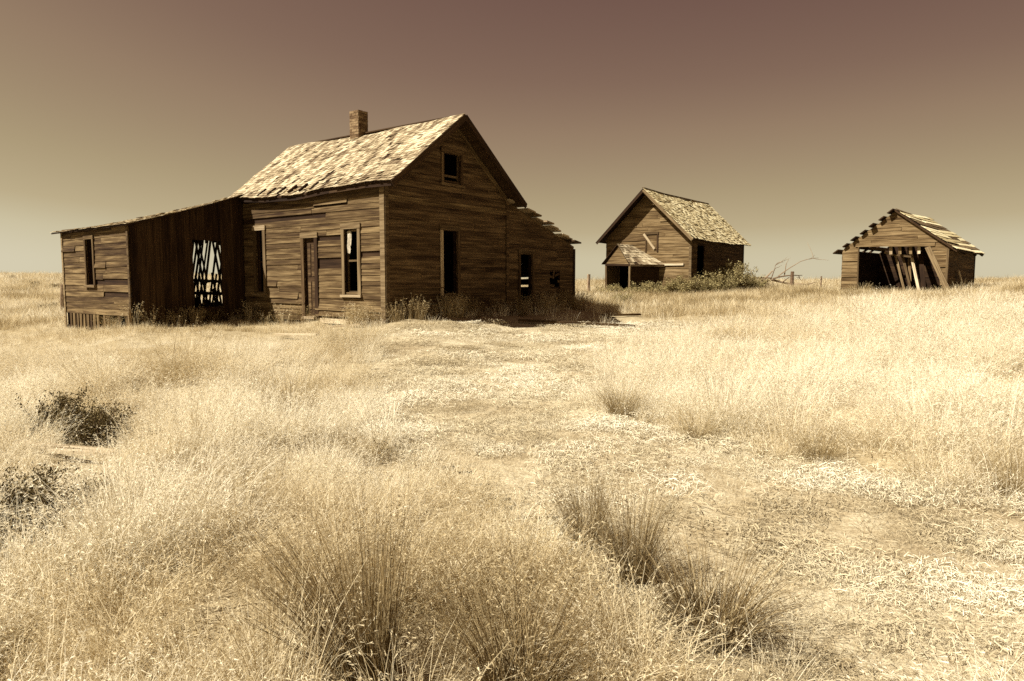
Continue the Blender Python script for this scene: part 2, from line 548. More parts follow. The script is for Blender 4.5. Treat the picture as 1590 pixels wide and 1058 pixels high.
def vwall(name, parent, mat, origin, exv, L, top, bot=lambda x: 0, holes=(), width=.16, gap=.006, keep=1.0, sheath=True, thick=.02, ragged=0.0, proud=.0):
    """Vertical boards. top(x), bot(x)."""
    ez_ = Vector((0, 0, 1)); nrm = exv.cross(ez_)
    vs, fs = [], []
    if sheath:
        xs = sorted(set([0, L] + [h[0] for h in holes] + [h[1] for h in holes]))
        for x0, x1 in zip(xs[:-1], xs[1:]):
            xm = (x0 + x1) / 2
            hs = [h for h in holes if h[0] < xm < h[1]]
            rng = [(bot, top)] if not hs else [(bot, lambda x, h=hs[0]: h[2]), (lambda x, h=hs[0]: h[3], top)]
            for lo_, hi_ in rng:
                if hi_(xm) - lo_(xm) < .02: continue
                o = len(vs)
                for d in (-.03, -.004):
                    for x, z in ((x0, lo_(x0)), (x1, lo_(x1)), (x1, hi_(x1)), (x0, hi_(x0))):
                        vs.append(origin + exv * x + ez_ * z + nrm * d)
                fs += [tuple(i + o for i in f) for f in BOXF]
    else:  # two thin rails carry the boards
        for zr in (.25, .92):
            o = len(vs)
            for d in (-.05, -.004):
                for x, dz in ((0, 0), (L, 0), (L, .09), (0, .09)):
                    z = bot(x) + (top(x) - bot(x)) * zr + dz
                    vs.append(origin + exv * x + ez_ * z + nrm * d)
            fs += [tuple(i + o for i in f) for f in BOXF]
    w = mesh_obj(name, vs, fs, M_DARK, parent)
    x = 0.0
    while x < L - .03:
        wd = min(width * R.uniform(.8, 1.2), L - x)
        xm = x + wd / 2
        hs = [h for h in holes if h[0] < xm < h[1]]
        rng = [(bot(xm), top(xm))] if not hs else [(bot(xm), hs[0][2]), (hs[0][3], top(xm))]
        for z0, z1 in rng:
            if z1 - z0 < .05 or R.random() > keep: continue
            z0 += R.uniform(-.02, ragged); z1 -= R.uniform(0, ragged * .4)
            tt = (top(x) - top(x + wd)) / 2 if not hs or z0 > 1 else 0
            # board() runs along x: stand it upright
            o = board('plank', w, mat, origin + exv * (x + wd) + ez_ * z0, ez_, -exv, z1 - z0, wd - gap, thick, b1=z1 - z0 - tt, t1=z1 - z0 + tt, out_b=R.uniform(0, .006) + proud, out_t=R.uniform(0, .006) + proud)
        x += wd
    return w


def casing(parent, origin, exv, h, wd=.11, mats=(None, None, None, None), head=.13, sill=True, proud=.03, depth=.1, name='window', sillmat=None, ext=.02):
    """Frame boards round an opening: liner as the part, boards as sub-parts. h=(x0,x1,z0,z1)"""
    x0, x1, z0, z1 = h
    ez_ = Vector((0, 0, 1)); nrm = exv.cross(ez_)
    vs, fs = [], []
    def bx(xa, xb, za, zb, da, db):
        o = len(vs)
        for d in (da, db):
            for x, z in ((xa, za), (xb, za), (xb, zb), (xa, zb)):
                vs.append(origin + exv * x + ez_ * z + nrm * d)
        fs.extend(tuple(i + o for i in f) for f in BOXF)
    bx(x0 - .018, x0, z0, z1, -depth, .02); bx(x1, x1 + .018, z0, z1, -depth, .02)
    bx(x0 - .018, x1 + .018, z1, z1 + .018, -depth, .022); bx(x0 - .018, x1 + .018, z0 - .018, z0, -depth, .022)
    w = mesh_obj(name, vs, fs, M_DARK, parent)
    ml_, mr, mh, ms = [m or M_TRIM for m in mats]
    P = lambda x, z, d: origin + exv * x + ez_ * z + nrm * d
    board('side_casing', w, ml_, P(x0 - .006, z0 - .02, proud), ez_, -exv, z1 - z0 + .02, wd, .02)
    board('side_casing', w, mr, P(x1 + .006 + wd, z0 - .02, proud), ez_, -exv, z1 - z0 + .02, wd, .02)
    board('head_casing', w, mh, P(x0 - wd - ext, z1 + .004, proud), exv, ez_, x1 - x0 + 2 * (wd + ext), head, .026)
    if sill:
        board('sill', w, ms, P(x0 - wd - .04, z0 - .085, .008), exv, ez_, x1 - x0 + 2 * wd + .08, .06, .085)
    return w


def bars(parent, name, origin, exv, h, zs=(), mat=None, wd=.05, back=.05, vert=True):
    """a sash: stiles, rails"""
    x0, x1, z0, z1 = h
    ez_ = Vector((0, 0, 1)); nrm = exv.cross(ez_)
    vs, fs = [], []
    def bx(xa, xb, za, zb, da, db):
        o = len(vs)
        for d in (da, db):
            for x, z in ((xa, za), (xb, za), (xb, zb), (xa, zb)):
                vs.append(origin + exv * x + ez_ * z + nrm * d)
        fs.extend(tuple(i + o for i in f) for f in BOXF)
    if vert:
        bx(x0 + .003, x0 + wd, z0 + .003, z1 - .003, -back - .03, -back); bx(x1 - wd, x1 - .003, z0 + .003, z1 - .003, -back - .03, -back)
    for k, z in enumerate(zs):
        bx(x0 + .004 + (wd if vert else 0), x1 - .004 - (wd if vert else 0), z - wd / 2, z + wd / 2, -back - .028, -back + .004)
    return mesh_obj(name, vs, fs, mat or M_TRIM, parent)


def roof_deck(name, parent, mat, P, nu, ns, thick=.03):
    """P(i, j) for i, j in 0..1 gives the top surface"""
    vs = []
    for d in (0, 1):
        for j in range(ns + 1):
            for i in range(nu + 1):
                p = P(i / nu, j / ns)
                vs.append(p - Vector((0, 0, thick * d)))
    n1 = (nu + 1) * (ns + 1)
    fs = []
    idx = lambda i, j, d: d * n1 + j * (nu + 1) + i
    for j in range(ns):
        for i in range(nu):
            fs.append((idx(i, j, 0), idx(i + 1, j, 0), idx(i + 1, j + 1, 0), idx(i, j + 1, 0)))
            fs.append((idx(i, j + 1, 1), idx(i + 1, j + 1, 1), idx(i + 1, j, 1), idx(i, j, 1)))
    for i in range(nu):
        fs.append((idx(i, 0, 1), idx(i + 1, 0, 1), idx(i + 1, 0, 0), idx(i, 0, 0)))
        fs.append((idx(i, ns, 0), idx(i + 1, ns, 0), idx(i + 1, ns, 1), idx(i, ns, 1)))
    for j in range(ns):
        fs.append((idx(0, j, 0), idx(0, j + 1, 0), idx(0, j + 1, 1), idx(0, j, 1)))
        fs.append((idx(nu, j, 1), idx(nu, j + 1, 1), idx(nu, j + 1, 0), idx(nu, j, 0)))
    return mesh_obj(name, vs, fs, mat, parent)


def shingles(parent, mat, P, U, S, singles, worldm, wmin=.09, wmax=.17, expo=.135, miss=.035, lift=.018, curl=.0):
    """Overlapping shingles over P(i,j) (0..1 each), U and S its length in metres. The 'singles' nearest the camera are objects."""
    rows = int(S / expo)
    items = []
    for r_ in range(-0, rows + 1):
        x = -R.uniform(0, .1)
        while x < U:
            w = R.uniform(wmin, wmax)
            a, b = max(x, -.03), min(x + w, U + .03)
            x += w
            if b - a < .03: continue
            s0 = r_ * expo + R.uniform(-.016, .008) - .03
            s1 = s0 + expo * 1.75
            if s1 > S: s1 = S
            if s1 - s0 < .04: continue
            hole = fbm(np.array([(a + b) / 2 + U]), np.array([s0]), .8, 21)[0]
            if R.random() < miss + max(0, hole - .66) * 1.6: continue
            items.append((a, b, s0, s1, R.uniform(-.02, .02), R.random()))
    full = []
    for a, b, s0, s1, sk, rr in items:
        lf = .016 + R.uniform(0, lift) * (2.5 if R.random() < .12 else 1) + curl * max(0, 1 - s0 / .5)
        th = R.uniform(.008, .014)
        c = [P(a / U, s0 / S), P(b / U, s0 / S), P((b + sk * .3) / U, s1 / S), P((a + sk * .3) / U, s1 / S)]
        nrm = (c[1] - c[0]).cross(c[3] - c[0]).normalized()
        if nrm.z < 0: nrm = -nrm
        ex = (c[1] - c[0]).normalized(); ey = (c[3] - c[0]); ey = (ey - ex * ex.dot(ey)).normalized()
        g = .003
        lo_ = [c[0] + nrm * (lf - th) + ex * g, c[1] + nrm * (lf - th) - ex * g, c[2] + nrm * .003 - ex * g, c[3] + nrm * .003 + ex * g]
        up_ = [c[0] + nrm * lf + ex * g, c[1] + nrm * (lf + R.uniform(-.004, .004)) - ex * g, c[2] + nrm * .007 - ex * g, c[3] + nrm * .007 + ex * g]
        d = (worldm @ c[0] - cam_ob.location).length
        full.append((d, lo_ + up_, c[0], ex, ey, nrm))
    full.sort(key=lambda k: k[0])
    d, vs, p, ex, ey, nrm = full[-1]
    fr = frame(p, ex, ey, ex.cross(ey)); inv_ = fr.inverted()      # one frame lying on the slope, so the grain runs up it
    for d, vs, p, ex, ey, nrm in full[:singles]:
        mesh_obj('shingle', [inv_ @ v for v in vs], BOXF, mat, parent, fr)
    rest = full[singles:]
    if rest:
        vv = [inv_ @ v for f in rest for v in f[1]]
        ff = [tuple(i + 8 * k for i in f) for k in range(len(rest)) for f in BOXF]
        o = mesh_obj('shingles', vv, ff, mat, parent, fr)
        o['kind'] = 'stuff'


# ------------------------------------------------------------------ farmhouse
ANG_H = math.atan2(-A_DIR[1], -A_DIR[0])
house = empty('farmhouse', (HC[0], HC[1], HZ), ANG_H)
tag(house, 'large weathered clapboard farmhouse with brick chimney and sagging side additions', 'house')
HW = Matrix.Translation((HC[0], HC[1], HZ)) @ Matrix.Rotation(ANG_H, 4, 'Z')
EXR = Vector((1, 0, 0))      # along the eave wall, towards the near corner (normal = -v)
EXB = Vector((0, 1, 0))      # along the gable wall (normal = +x, towards the camera side)
Lh, Wh, EAVE, RIDGE = 6.3, 4.6, 3.28, 5.02

# eave wall: x measured from u = 6.3 towards the corner
def ux(u): return Lh - u
win_e = (ux(1.37), ux(.91), .68, 2.22)
door_e = (ux(2.93), ux(2.52), .10, 2.06)
win_w = (ux(5.00), ux(4.70), .68, 2.34)
holes = [win_e, door_e, win_w]
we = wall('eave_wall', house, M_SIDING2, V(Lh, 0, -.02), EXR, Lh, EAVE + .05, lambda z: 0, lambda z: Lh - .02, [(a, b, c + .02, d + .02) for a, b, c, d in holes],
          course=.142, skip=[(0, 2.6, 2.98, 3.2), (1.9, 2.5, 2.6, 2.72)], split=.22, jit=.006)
w1 = casing(house, V(Lh, 0, 0), EXR, win_e, .10, (M_TRIM, M_TRIM, M_TRIM, M_PALE), proud=.034)
bars(w1, 'sash', V(Lh, 0, 0), EXR, win_e, (.72, 1.47, 2.19), M_TRIM, .045)
# torn curtain caught in the upper sash
cv, cf = [], []
for j in range(7):
    for i in range(4):
        cv.append(V(1.345 - i * .05 - (.02 if j > 4 else 0), .03 + .012 * math.sin(i * 2.1 + j), 2.17 - j * .085 - (i % 2) * .02 * (j == 6)))
for j in range(6):
    for i in range(3 if j < 4 else 2):
        cf.append((j * 4 + i, j * 4 + i + 1, j * 4 + i + 5, j * 4 + i + 4))
cu = mesh_obj('curtain', cv, cf, M_CLOTH, w1)
sm = cu.modifiers.new('thick', 'SOLIDIFY'); sm.thickness = .006

d1 = casing(house, V(Lh, 0, 0), EXR, door_e, .12, (M_SIDING, M_DARK, M_TRIM, None), sill=False, proud=.032, name='front_door_frame')
dp = board('door', d1, M_DARK, V(2.925, .07, .12), EXR, Vector((0, 0, 1)), .40, 1.93, .035)
for (a, b, c, d) in ((.06, .17, .15, .85), (.22, .34, .15, .85), (.06, .17, .98, 1.8), (.22, .34, .98, 1.8)):
    board('door_panel', d1, M_SIDING, V(2.925 - a, .032, .12 + c), EXR, Vector((0, 0, 1)), b - a, d - c, .012)
board('threshold', d1, M_PALE, V(2.98, -.01, .03), EXR, Vector((0, 0, 1)), .5, .06, .12)
w2 = casing(house, V(Lh, 0, 0), EXR, win_w, .12, (M_TRIM, M_TRIM, M_PALE, M_TRIM), proud=.034)
bars(w2, 'sash', V(Lh, 0, 0), EXR, win_w, (1.5,), M_DARK, .03)

# gable wall: x = v
half = Wh / 2
def g_lo(z): return .0 if z < EAVE else (z - EAVE) / (RIDGE - EAVE) * half
def g_hi(z): return Wh - g_lo(z)
win_g = (1.93, 2.46, .62, 2.25)
win_a = (1.98, 2.60, 3.45, 4.18)
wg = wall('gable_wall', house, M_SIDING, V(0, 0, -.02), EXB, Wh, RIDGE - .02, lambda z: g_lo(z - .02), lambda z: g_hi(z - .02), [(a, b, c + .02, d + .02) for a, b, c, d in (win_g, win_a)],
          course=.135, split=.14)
w3 = casing(house, V(0, 0, 0), EXB, win_g, .11, (M_PALE, M_SIDING, M_TRIM, M_SIDING), proud=.034)
w4 = casing(house, V(0, 0, 0), EXB, win_a, .09, (M_SIDING, M_SIDING, M_SIDING, M_TRIM), proud=.034)
bars(w4, 'sash', V(0, 0, 0), EXB, win_a, (3.62,), M_TRIM, .05, .02)
board('belt_board', house, M_SIDING2, V(-.034, .02, 2.86), EXB, Vector((0, 0, 1)), Wh - .04, .10, .018)
# corner boards
board('corner_board', house, M_TRIM, V(0.12, -.036, .0), EXR, Vector((0, 0, 1)), .155, EAVE, .02)
board('corner_board', house, M_TRIM, V(-.036, -.03, 0), EXB, Vector((0, 0, 1)), .11, EAVE, .02)
board('corner_board', house, M_SIDING, V(-.036, Wh - .05, 0), EXB, Vector((0, 0, 1)), .12, EAVE, .02)
board('skirt_board', house, M_PALE, V(2.3, -.05, -.06), EXR, Vector((0, 0, 1)), 2.25, .12, .03)
board('skirt_board', house, M_PALE, V(1.7, -.10, -.24), EXR, Vector((0, 0, 1)), 1.6, .09, .04)
# rake frieze boards under the overhang
sl = Vector((0, half, RIDGE - EAVE)); slL = sl.length
for sgn in (0, 1):
    p = V(-.04, 0 if not sgn else Wh, EAVE - .06)
    dirv = Vector((0, half if not sgn else -half, RIDGE - EAVE)).normalized()
    up = Vector((0, -dirv.z if not sgn else dirv.z, abs(dirv.y)))
    beam('rake_frieze', house, M_SIDING2 if sgn else M_SIDING, p, p + dirv * (slL - .02), .13, .025, up)

# back and far walls (unseen faces are still walls)
wall('back_wall', house, M_SIDING, V(0, Wh, -.02), Vector((-1, 0, 0)), Lh, EAVE, lambda z: 0, lambda z: Lh, course=.5, split=0)
wall('far_gable_wall', house, M_SIDING, V(Lh, Wh, -.02), Vector((0, -1, 0)), Wh, RIDGE - .02, lambda z: g_lo(z), lambda z: g_hi(z), course=.5, split=0)
mesh_obj('floor', [V(.02, .04, .02), V(Lh - .03, .04, .02), V(Lh - .03, Wh - .04, .02), V(.02, Wh - .04, .02)] + [V(.02, .04, -.4), V(Lh - .03, .04, -.4), V(Lh - .03, Wh - .04, -.4), V(.02, Wh - .04, -.4)], BOXF, M_DARK, house)
mesh_obj('attic_floor', [V(.04, .04, 2.75), V(Lh - .04, .04, 2.75), V(Lh - .04, Wh - .04, 2.75), V(.04, Wh - .04, 2.75)] + [V(.04, .04, 2.8), V(Lh - .04, .04, 2.8), V(Lh - .04, Wh - .04, 2.8), V(.04, Wh - .04, 2.8)], BOXF, M_DARK, house)
# foundation stones line
mesh_obj('foundation', [V(.03, .02, -.5), V(Lh, .02, -.5), V(Lh, .06, -.5), V(.03, .06, -.5), V(.03, .02, -.03), V(Lh, .02, -.03), V(Lh, .06, -.03), V(.03, .06, -.03)], BOXF, M_DARK, house)
mesh_obj('foundation', [V(.02, .06, -.5), V(.06, .06, -.5), V(.06, 8.2, -.5), V(.02, 8.2, -.5), V(.02, .06, -.03), V(.06, .06, -.03), V(.06, 8.2, -.03), V(.02, 8.2, -.03)], BOXF, M_DARK, house)

# main roof
OV = .45
slope = (RIDGE - EAVE) / half
EO = .20
rz0 = EAVE - slope * EO + .10
def RF(i, j):     # front slope: i from the far end to the gable end, j from eave to ridge
    ufar = 5.95 + (6.55 - 5.95) * j
    u = ufar + (-OV - ufar) * i
    v = -EO + (half + EO) * j
    z = rz0 + slope * (half + EO) * j
    sag = -.055 * math.sin(math.pi * i) * (1 - .6 * j) - .03 * math.sin(math.pi * min(1, i * 1.6)) * (1 - j) - .055 * math.sin(math.pi * i) * j + .012 * math.sin(i * 11) * j + .02 * math.sin(i * 9 + 1) * (1 - j)
    return V(u, v, z + sag + .012 * math.sin(i * 23 + j * 5))
def RB(i, j):
    u = 6.5 + (-OV - 6.5) * i
    v = Wh + .30 + (half - Wh - .30) * j
    return V(u, v, rz0 + slope * (half + EO) - slope * (half + .30) * (1 - j))
roof = roof_deck('roof', house, M_DARK, RF, 20, 6)
roof2 = roof_deck('roof', house, M_DARK, RB, 6, 3)
SL = math.hypot(half + EO, slope * (half + EO))
shingles(roof, M_SHINGLE, RF, 6.7, SL, 300, HW, wmin=.075, wmax=.16, expo=.118, miss=.025, lift=.010, curl=.02)
# barge boards on the gable end, soffit and fascia on the eave
for Pf in (RF, RB):
    a_, b_ = Pf(1, 0), Pf(1, 1)
    off = Vector((.03, 0, -.085))
    beam('barge_board', house, M_DARK, a_ + off, b_ + off, .15, .025, Vector((0, (a_ - b_).z, -(a_ - b_).y)))
for k in range(5):
    a_, b_ = RF(.06 + k * .2, 0), RF(.06 + (k + 1) * .2 if k < 4 else .995, 0)
    beam('fascia', house, M_DARK, a_ + Vector((0, .03, -.075)), b_ + Vector((0, .03, -.075)), .08, .025)
for k in range(14):
    u = 6.0 - k * .44
    beam('rafter_tail', house, M_DARK, V(u, -EO + .06, rz0 - .06 + slope * .06), V(u, .12, rz0 - .06 + slope * (EO + .12)), .10, .05)

# chimney
CU0, CU1, CV0, CV1, CT = 3.63, 3.27, 2.14, 2.47, 5.68
cw, cd = CU0 - CU1, CV1 - CV0
ch = mesh_obj('chimney', [V(u, v, z) for z in (4.4, CT - .03) for u, v in ((CU0, CV0), (CU1, CV0), (CU1, CV1), (CU0, CV1))], BOXF, M_MORTAR, house)
zc = 4.62
row = 0
while zc < CT:
    for side in range(4):
        W_ = cw if side % 2 == 0 else cd
        br = W_ / 2
        for k in range(2 + (row % 2)):
            a, b = max(0, (k - .5 * (row % 2)) * br), min(W_, (k + 1 - .5 * (row % 2)) * br - .006)
            if zc > CT - .1 and R.random() < .35: continue
            prd = R.uniform(.009, .014)
            if side == 0: p, ex = V(CU0 - a, CV0, zc), Vector((1, 0, 0))
            elif side == 1: p, ex = V(CU1, CV0 + a, zc), Vector((0, 1, 0))
            elif side == 2: p, ex = V(CU1 + a, CV1, zc), Vector((-1, 0, 0))
            else: p, ex = V(CU0, CV1 - a, zc), Vector((0, -1, 0))
            board('brick', ch, M_BRICK, p, ex, Vector((0, 0, 1)), b - a, .066, prd, jit=.003)
    zc += .073
    row += 1

# ---- wing on the left
WU, WF, WEND = 5.6, -3.07, 9.45
wz = lambda v: 3.30 + (v / -3.07) * (2.36 - 3.30)       # underside of its roof over the side wall
wing_win = (9.45 - 7.93, 9.45 - 7.56, .90, 2.06)
wf = wall('wing_front_wall', house, M_SIDING2, V(WEND, WF, 0.12), EXR, WEND - WU, 2.24, lambda z: 0, lambda z: WEND - WU - .01, [(a, b, c - .12, d - .12) for a, b, c, d in (wing_win,)],
          course=.15, split=.5, jit=.006, skip=[(0, 1.3, .53, .62), (1.4, 3.9, .50, .60)])
casing(house, V(WEND, WF, 0), EXR, wing_win, .08, (M_SIDING2, M_SIDING2, M_SIDING2, M_TRIM), proud=.036, head=.09)
vwall('wing_skirt', house, M_SIDING2, V(WEND, WF, 0), EXR, WEND - WU, lambda x: .16, lambda x: -.46 + .12 * x / 3.85, width=.2, gap=.075, keep=.68, sheath=False, ragged=.14)
wd_hole = (-(-1.50) , -(-.66), .32, 2.06)
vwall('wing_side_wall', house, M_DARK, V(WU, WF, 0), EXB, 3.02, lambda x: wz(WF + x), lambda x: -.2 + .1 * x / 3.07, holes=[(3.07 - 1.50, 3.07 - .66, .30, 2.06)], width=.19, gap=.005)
# broken back wall, daylight between its boards
bw_ = vwall('wing_back_wall', house, M_DARK, V(WEND, -.03, 0), EXR, WEND - Lh - .02, lambda x: 2.9, lambda x: -.2, width=.15, gap=.05, keep=.0, sheath=False)
rr = random.Random(4)
x = 0.0
BX0, BX1 = 1.05, 2.95          # the broken stretch, seen through the side doorway
while x < WEND - Lh - .12:
    w_ = rr.uniform(.10, .16)
    top = 2.92 + .06 * x
    if BX0 < x < BX1:
        for a, b in ((-.2, rr.uniform(.28, .55)), (rr.uniform(2.0, 2.25), top)):
            beam('plank', bw_, M_DARK, V(WEND - x, .0, a), V(WEND - x - rr.uniform(-.03, .03), .0, b), w_, .02, Vector((1, 0, 0)), jit=.01)
    else:
        beam('plank', bw_, M_DARK, V(WEND - x, .0, -.2), V(WEND - x, .0, top), w_, .02, Vector((1, 0, 0)))
    x += w_ + .004
for fam in (-1, 1):            # crossing laths, some snapped off
    for k in range(15):
        xb = BX0 - .35 + k * .185 + rr.uniform(-.02, .02)
        ln_ = fam * rr.uniform(.27, .36)
        segs = [(.15, 2.35)]
        q_ = rr.random()
        if q_ < .25: segs = [(.15, rr.uniform(.6, 1.3))]
        elif q_ < .45: segs = [(rr.uniform(.9, 1.5), 2.35)]
        for a, b in segs:
            f_ = lambda z: WEND - xb - ln_ * (z - 1.2)
            beam('lath', bw_, rr.choice((M_DARK, M_DARK, M_SIDING)), V(f_(a), .012 * fam, a), V(f_(b), .012 * fam, b), rr.uniform(.075, .11), .016, Vector((1, 0, 0)), jit=.006)
for zz, d_ in ((1.02, -.08),):
    beam('plank', bw_, M_DARK, V(8.6, .04, zz), V(6.35, .04, zz + d_), .08, .03, jit=.01)
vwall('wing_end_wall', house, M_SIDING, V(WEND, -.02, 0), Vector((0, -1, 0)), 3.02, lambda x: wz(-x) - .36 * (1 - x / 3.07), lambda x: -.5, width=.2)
def RW(i, j):
    return V(WEND + .35 + (WU - .22 - WEND - .35) * i, WF - .14 + (.02 - WF + .14) * j, 2.335 + (3.37 - .34 * (1 - i) - 2.335) * j - .03 * math.sin(math.pi * j) - .04 * (1 - i) * (1 - j))
wr = roof_deck('wing_roof', house, M_DARK, RW, 8, 6, .035)
shingles(wr, M_SHINGLE, RW, 4.3, 3.5, 0, HW, wmin=.14, wmax=.26, expo=.16, miss=.03)
board('corner_board', house, M_TRIM, V(WEND + .01, WF - .03, -.3), EXR, Vector((0, 0, 1)), .09, 2.6, .02)
board('corner_board', house, M_TRIM, V(WU + .08, WF - .03, -.1), EXR, Vector((0, 0, 1)), .085, 2.4, .02)
for k in range(7):
    v = -.25 - k * .45
    beam('roof_joist', house, M_DARK, V(WEND - .05, v, wz(v) - .06 - .34 * (1 + v / 3.07)), V(WU + .04, v, wz(v) - .05), .09, .045)
beam('wing_prop', house, M_PALE, V(WU - .05, WF - .1, -.2), V(WU - .04, WF - .1, .3), .06, .03)

# ---- lean-to on the right
LV0, LV1, LZ0, LZ1, LUE = Wh, 8.2, 3.17, 2.03, 5.0
lz = lambda v: LZ0 + (v - LV0) / (LV1 - LV0) * (LZ1 - LZ0)
def l_lo(z): return 0.0
def l_hi(z): return (LV1 - LV0) if z < LZ1 else max(.01, (LZ0 - z) / (LZ0 - LZ1) * (LV1 - LV0))
ld = (5.22 - Wh, 5.80 - Wh, .22, 1.80)
lh = (6.78 - Wh, 7.36 - Wh, .82, 1.28)
wl = wall('lean_to_wall', house, M_SIDING, V(0, Wh + .02, -.02), EXB, LV1 - LV0, LZ0, lambda z: 0, l_hi, [ld, lh], course=.15, split=.5, jit=.006)
dl = casing(house, V(0, Wh + .02, -.02), EXB, ld, .10, (M_SIDING, M_SIDING, M_TRIM, None), proud=.036, sill=False, name='side_door_frame', head=.11)
board('threshold', dl, M_TRIM, V(.02, 5.2, .14), EXB, Vector((0, 0, 1)), .66, .05, .06)
# splintered ends round the hole
for (v0, z0, v1, z1) in ((6.74, 1.14, 6.98, 1.10), (7.4, 1.22, 7.14, 1.16), (6.72, .86, 7.08, .83), (7.42, .93, 7.27, .98), (7.05, 1.36, 7.02, 1.06)):
    beam('splinter', wl, M_SIDING, V(-.012, v0, z0), V(-.004, v1, z1), .07, .012)
# its right-hand side wall has lost boards
ls = wall('lean_to_side_wall', house, M_SIDING, V(0.02, LV1, 0), Vector((-1, 0, 0)), LUE, LZ1, lambda z: 0, lambda z: LUE, [(1.2, 3.3, .55, 1.55)], course=.16, split=.4, jit=.006)
for (z, h) in ((.53, .27), (.865, .2), (1.125, .21), (1.33, .24)):
    board('plank', ls, M_SIDING, V(1.1, LV1, z), Vector((-1, 0, 0)), Vector((0, 0, 1)), 2.3, h, .02, sag=.02)
wall('lean_to_end_wall', house, M_SIDING, V(LUE, LV1, 0), Vector((0, -1, 0)), LV1 - LV0, LZ0, lambda z: 0 if z < LZ1 else (z - LZ1) / (LZ0 - LZ1) * (LV1 - LV0), lambda z: LV1 - LV0 + .001, course=.5, split=0)
board('corner_board', house, M_DARK, V(-.03, LV1 - .05, 0), EXB, Vector((0, 0, 1)), .1, LZ1 - .02, .02)
lr = beam('lean_to_rafter', house, M_SIDING, V(.04, LV0 + .02, LZ0 + .0), V(.04, LV1 + .05, LZ1 - .0), .13, .04)
for u in (1.3, 2.6, 3.9, 4.95):
    beam('lean_to_rafter', house, M_DARK, V(u, LV0 + .02, LZ0), V(u, LV1 + .1, LZ1 - .03), .13, .05)
nb = 11
lrf = mesh_obj('lean_to_roof', [V(.0, 4.64, 3.235), V(LUE, 4.64, 3.235), V(LUE, 4.9, 3.16), V(.0, 4.9, 3.16), V(.0, 4.64, 3.255), V(LUE, 4.64, 3.255), V(LUE, 4.9, 3.18), V(0, 4.9, 3.18)], BOXF, M_DARK, house)
sd = Vector((0, LV1 - LV0, LZ1 - LZ0)).normalized()
for k in range(nb):
    s = .18 + k * .335 + R.uniform(-.05, .05)
    base = V(0, LV0, LZ0 + .095) + sd * s
    over = R.uniform(.14, .36)
    up_ = Vector((0, sd.z * -1, sd.y))
    tilt = R.uniform(.10, .17)
    side = (sd + up_ * tilt).normalized()
    z_ = Vector((0, 0, .03 * (k % 2) + R.uniform(-.01, .02)))
    beam('plank', lrf, R.choice((M_TRIM, M_SIDING2, M_PALE)), base + z_ + Vector((over, 0, 0)), base + z_ + Vector((-LUE - .1, 0, R.uniform(-.05, .05))), R.uniform(.37, .41), .045, side)

# ------------------------------------------------------------------ the two outbuildings
def gable_outline(Wd, eave, ridge):
    h = Wd / 2
    lo = lambda z: 0.0 if z < eave else (z - eave) / (ridge - eave) * h
    return lo, (lambda z: Wd - lo(z))

# granary in the middle: gable front along u (0..5), ridge along v
gran = empty('granary', (C2[0], C2[1], Z2), ANG_H)
tag(gran, 'steep gabled board granary with small hooded porch half buried in brush', 'shed')
GW = Matrix.Translation((C2[0], C2[1], Z2)) @ Matrix.Rotation(ANG_H, 4, 'Z')
Wd, Ln, ev, rg = 4.95, 8.1, 2.95, 5.36
lo_, hi_ = gable_outline(Wd, ev, rg)
gw = (Wd - 2.50, Wd - 1.92, 2.18, 3.10)
gwall = wall('gable_wall', gran, M_SHED, V(Wd, 0, -.6), EXR, Wd, rg + .58, lambda z: lo_(z - .6), lambda z: hi_(z - .6), [(gw[0], gw[1], gw[2] + .6, gw[3] + .6), (Wd - 4.1, Wd - 2.75, .1, 2.02)], course=.19, split=.4, jit=.006)
wq = casing(gran, V(Wd, 0, 0), EXR, gw, .08, (M_SIDING, M_DARK, M_TRIM, M_SIDING), proud=.036, sill=False)
board('shutter', wq, M_SHED, V(2.48, .02, 2.2), EXR, Vector((0, 0, 1)), .56, .88, .03)
beam('diagonal_board', gran, M_PALE, V(2.66, -.075, 3.14), V(2.02, -.085, 2.34), .12, .025)
sw = wall('side_wall', gran, M_SIDING, V(0, 0, -.6), EXB, Ln, ev + .58, lambda z: 0, lambda z: Ln, [(.75, 1.75, .7, 3.1)], course=.19, split=.4, jit=.005)
wall('far_side_wall', gran, M_SIDING, V(Wd, Ln, -.6), Vector((0, -1, 0)), Ln, ev + .58, lambda z: 0, lambda z: Ln, course=.6, split=0)
wall('back_wall', gran, M_SIDING, V(0, Ln, -.6), Vector((-1, 0, 0)), Wd, rg + .58, lambda z: lo_(z - .6), lambda z: hi_(z - .6), course=.6, split=0)
board('corner_board', gran, M_TRIM, V(.10, -.04, -.2), EXR, Vector((0, 0, 1)), .14, ev + .1, .02)
board('corner_board', gran, M_DARK, V(-.035, Ln - .14, -.2), EXB, Vector((0, 0, 1)), .14, ev + .1, .02)
gs = (rg - ev) / (Wd / 2)
def GR(i, j):   # right slope, i along the ridge from front, j eave to ridge
    u = -.28 + (Wd / 2 + .28) * j
    return V(u, -.6 + (Ln + 1.1) * i, ev - gs * .28 + gs * (Wd / 2 + .28) * j + .13 - .06 * math.sin(math.pi * i) + .02 * math.sin(i * 17))
def GL(i, j):
    u = Wd + .3 - (Wd / 2 + .3) * j
    return V(u, -.6 + (Ln + 1.1) * i, ev - gs * .3 + gs * (Wd / 2 + .3) * j + .13 - .06 * math.sin(math.pi * i))
gr = roof_deck('roof', gran, M_DARK, GR, 12, 4, .04)
roof_deck('roof', gran, M_DARK, GL, 6, 3, .04)
GS = math.hypot(Wd / 2 + .28, gs * (Wd / 2 + .28))
shingles(gr, M_SHINGLE2, GR, Ln + 1.1, GS, 0, GW, wmin=.14, wmax=.26, expo=.17, miss=.05, lift=.03)
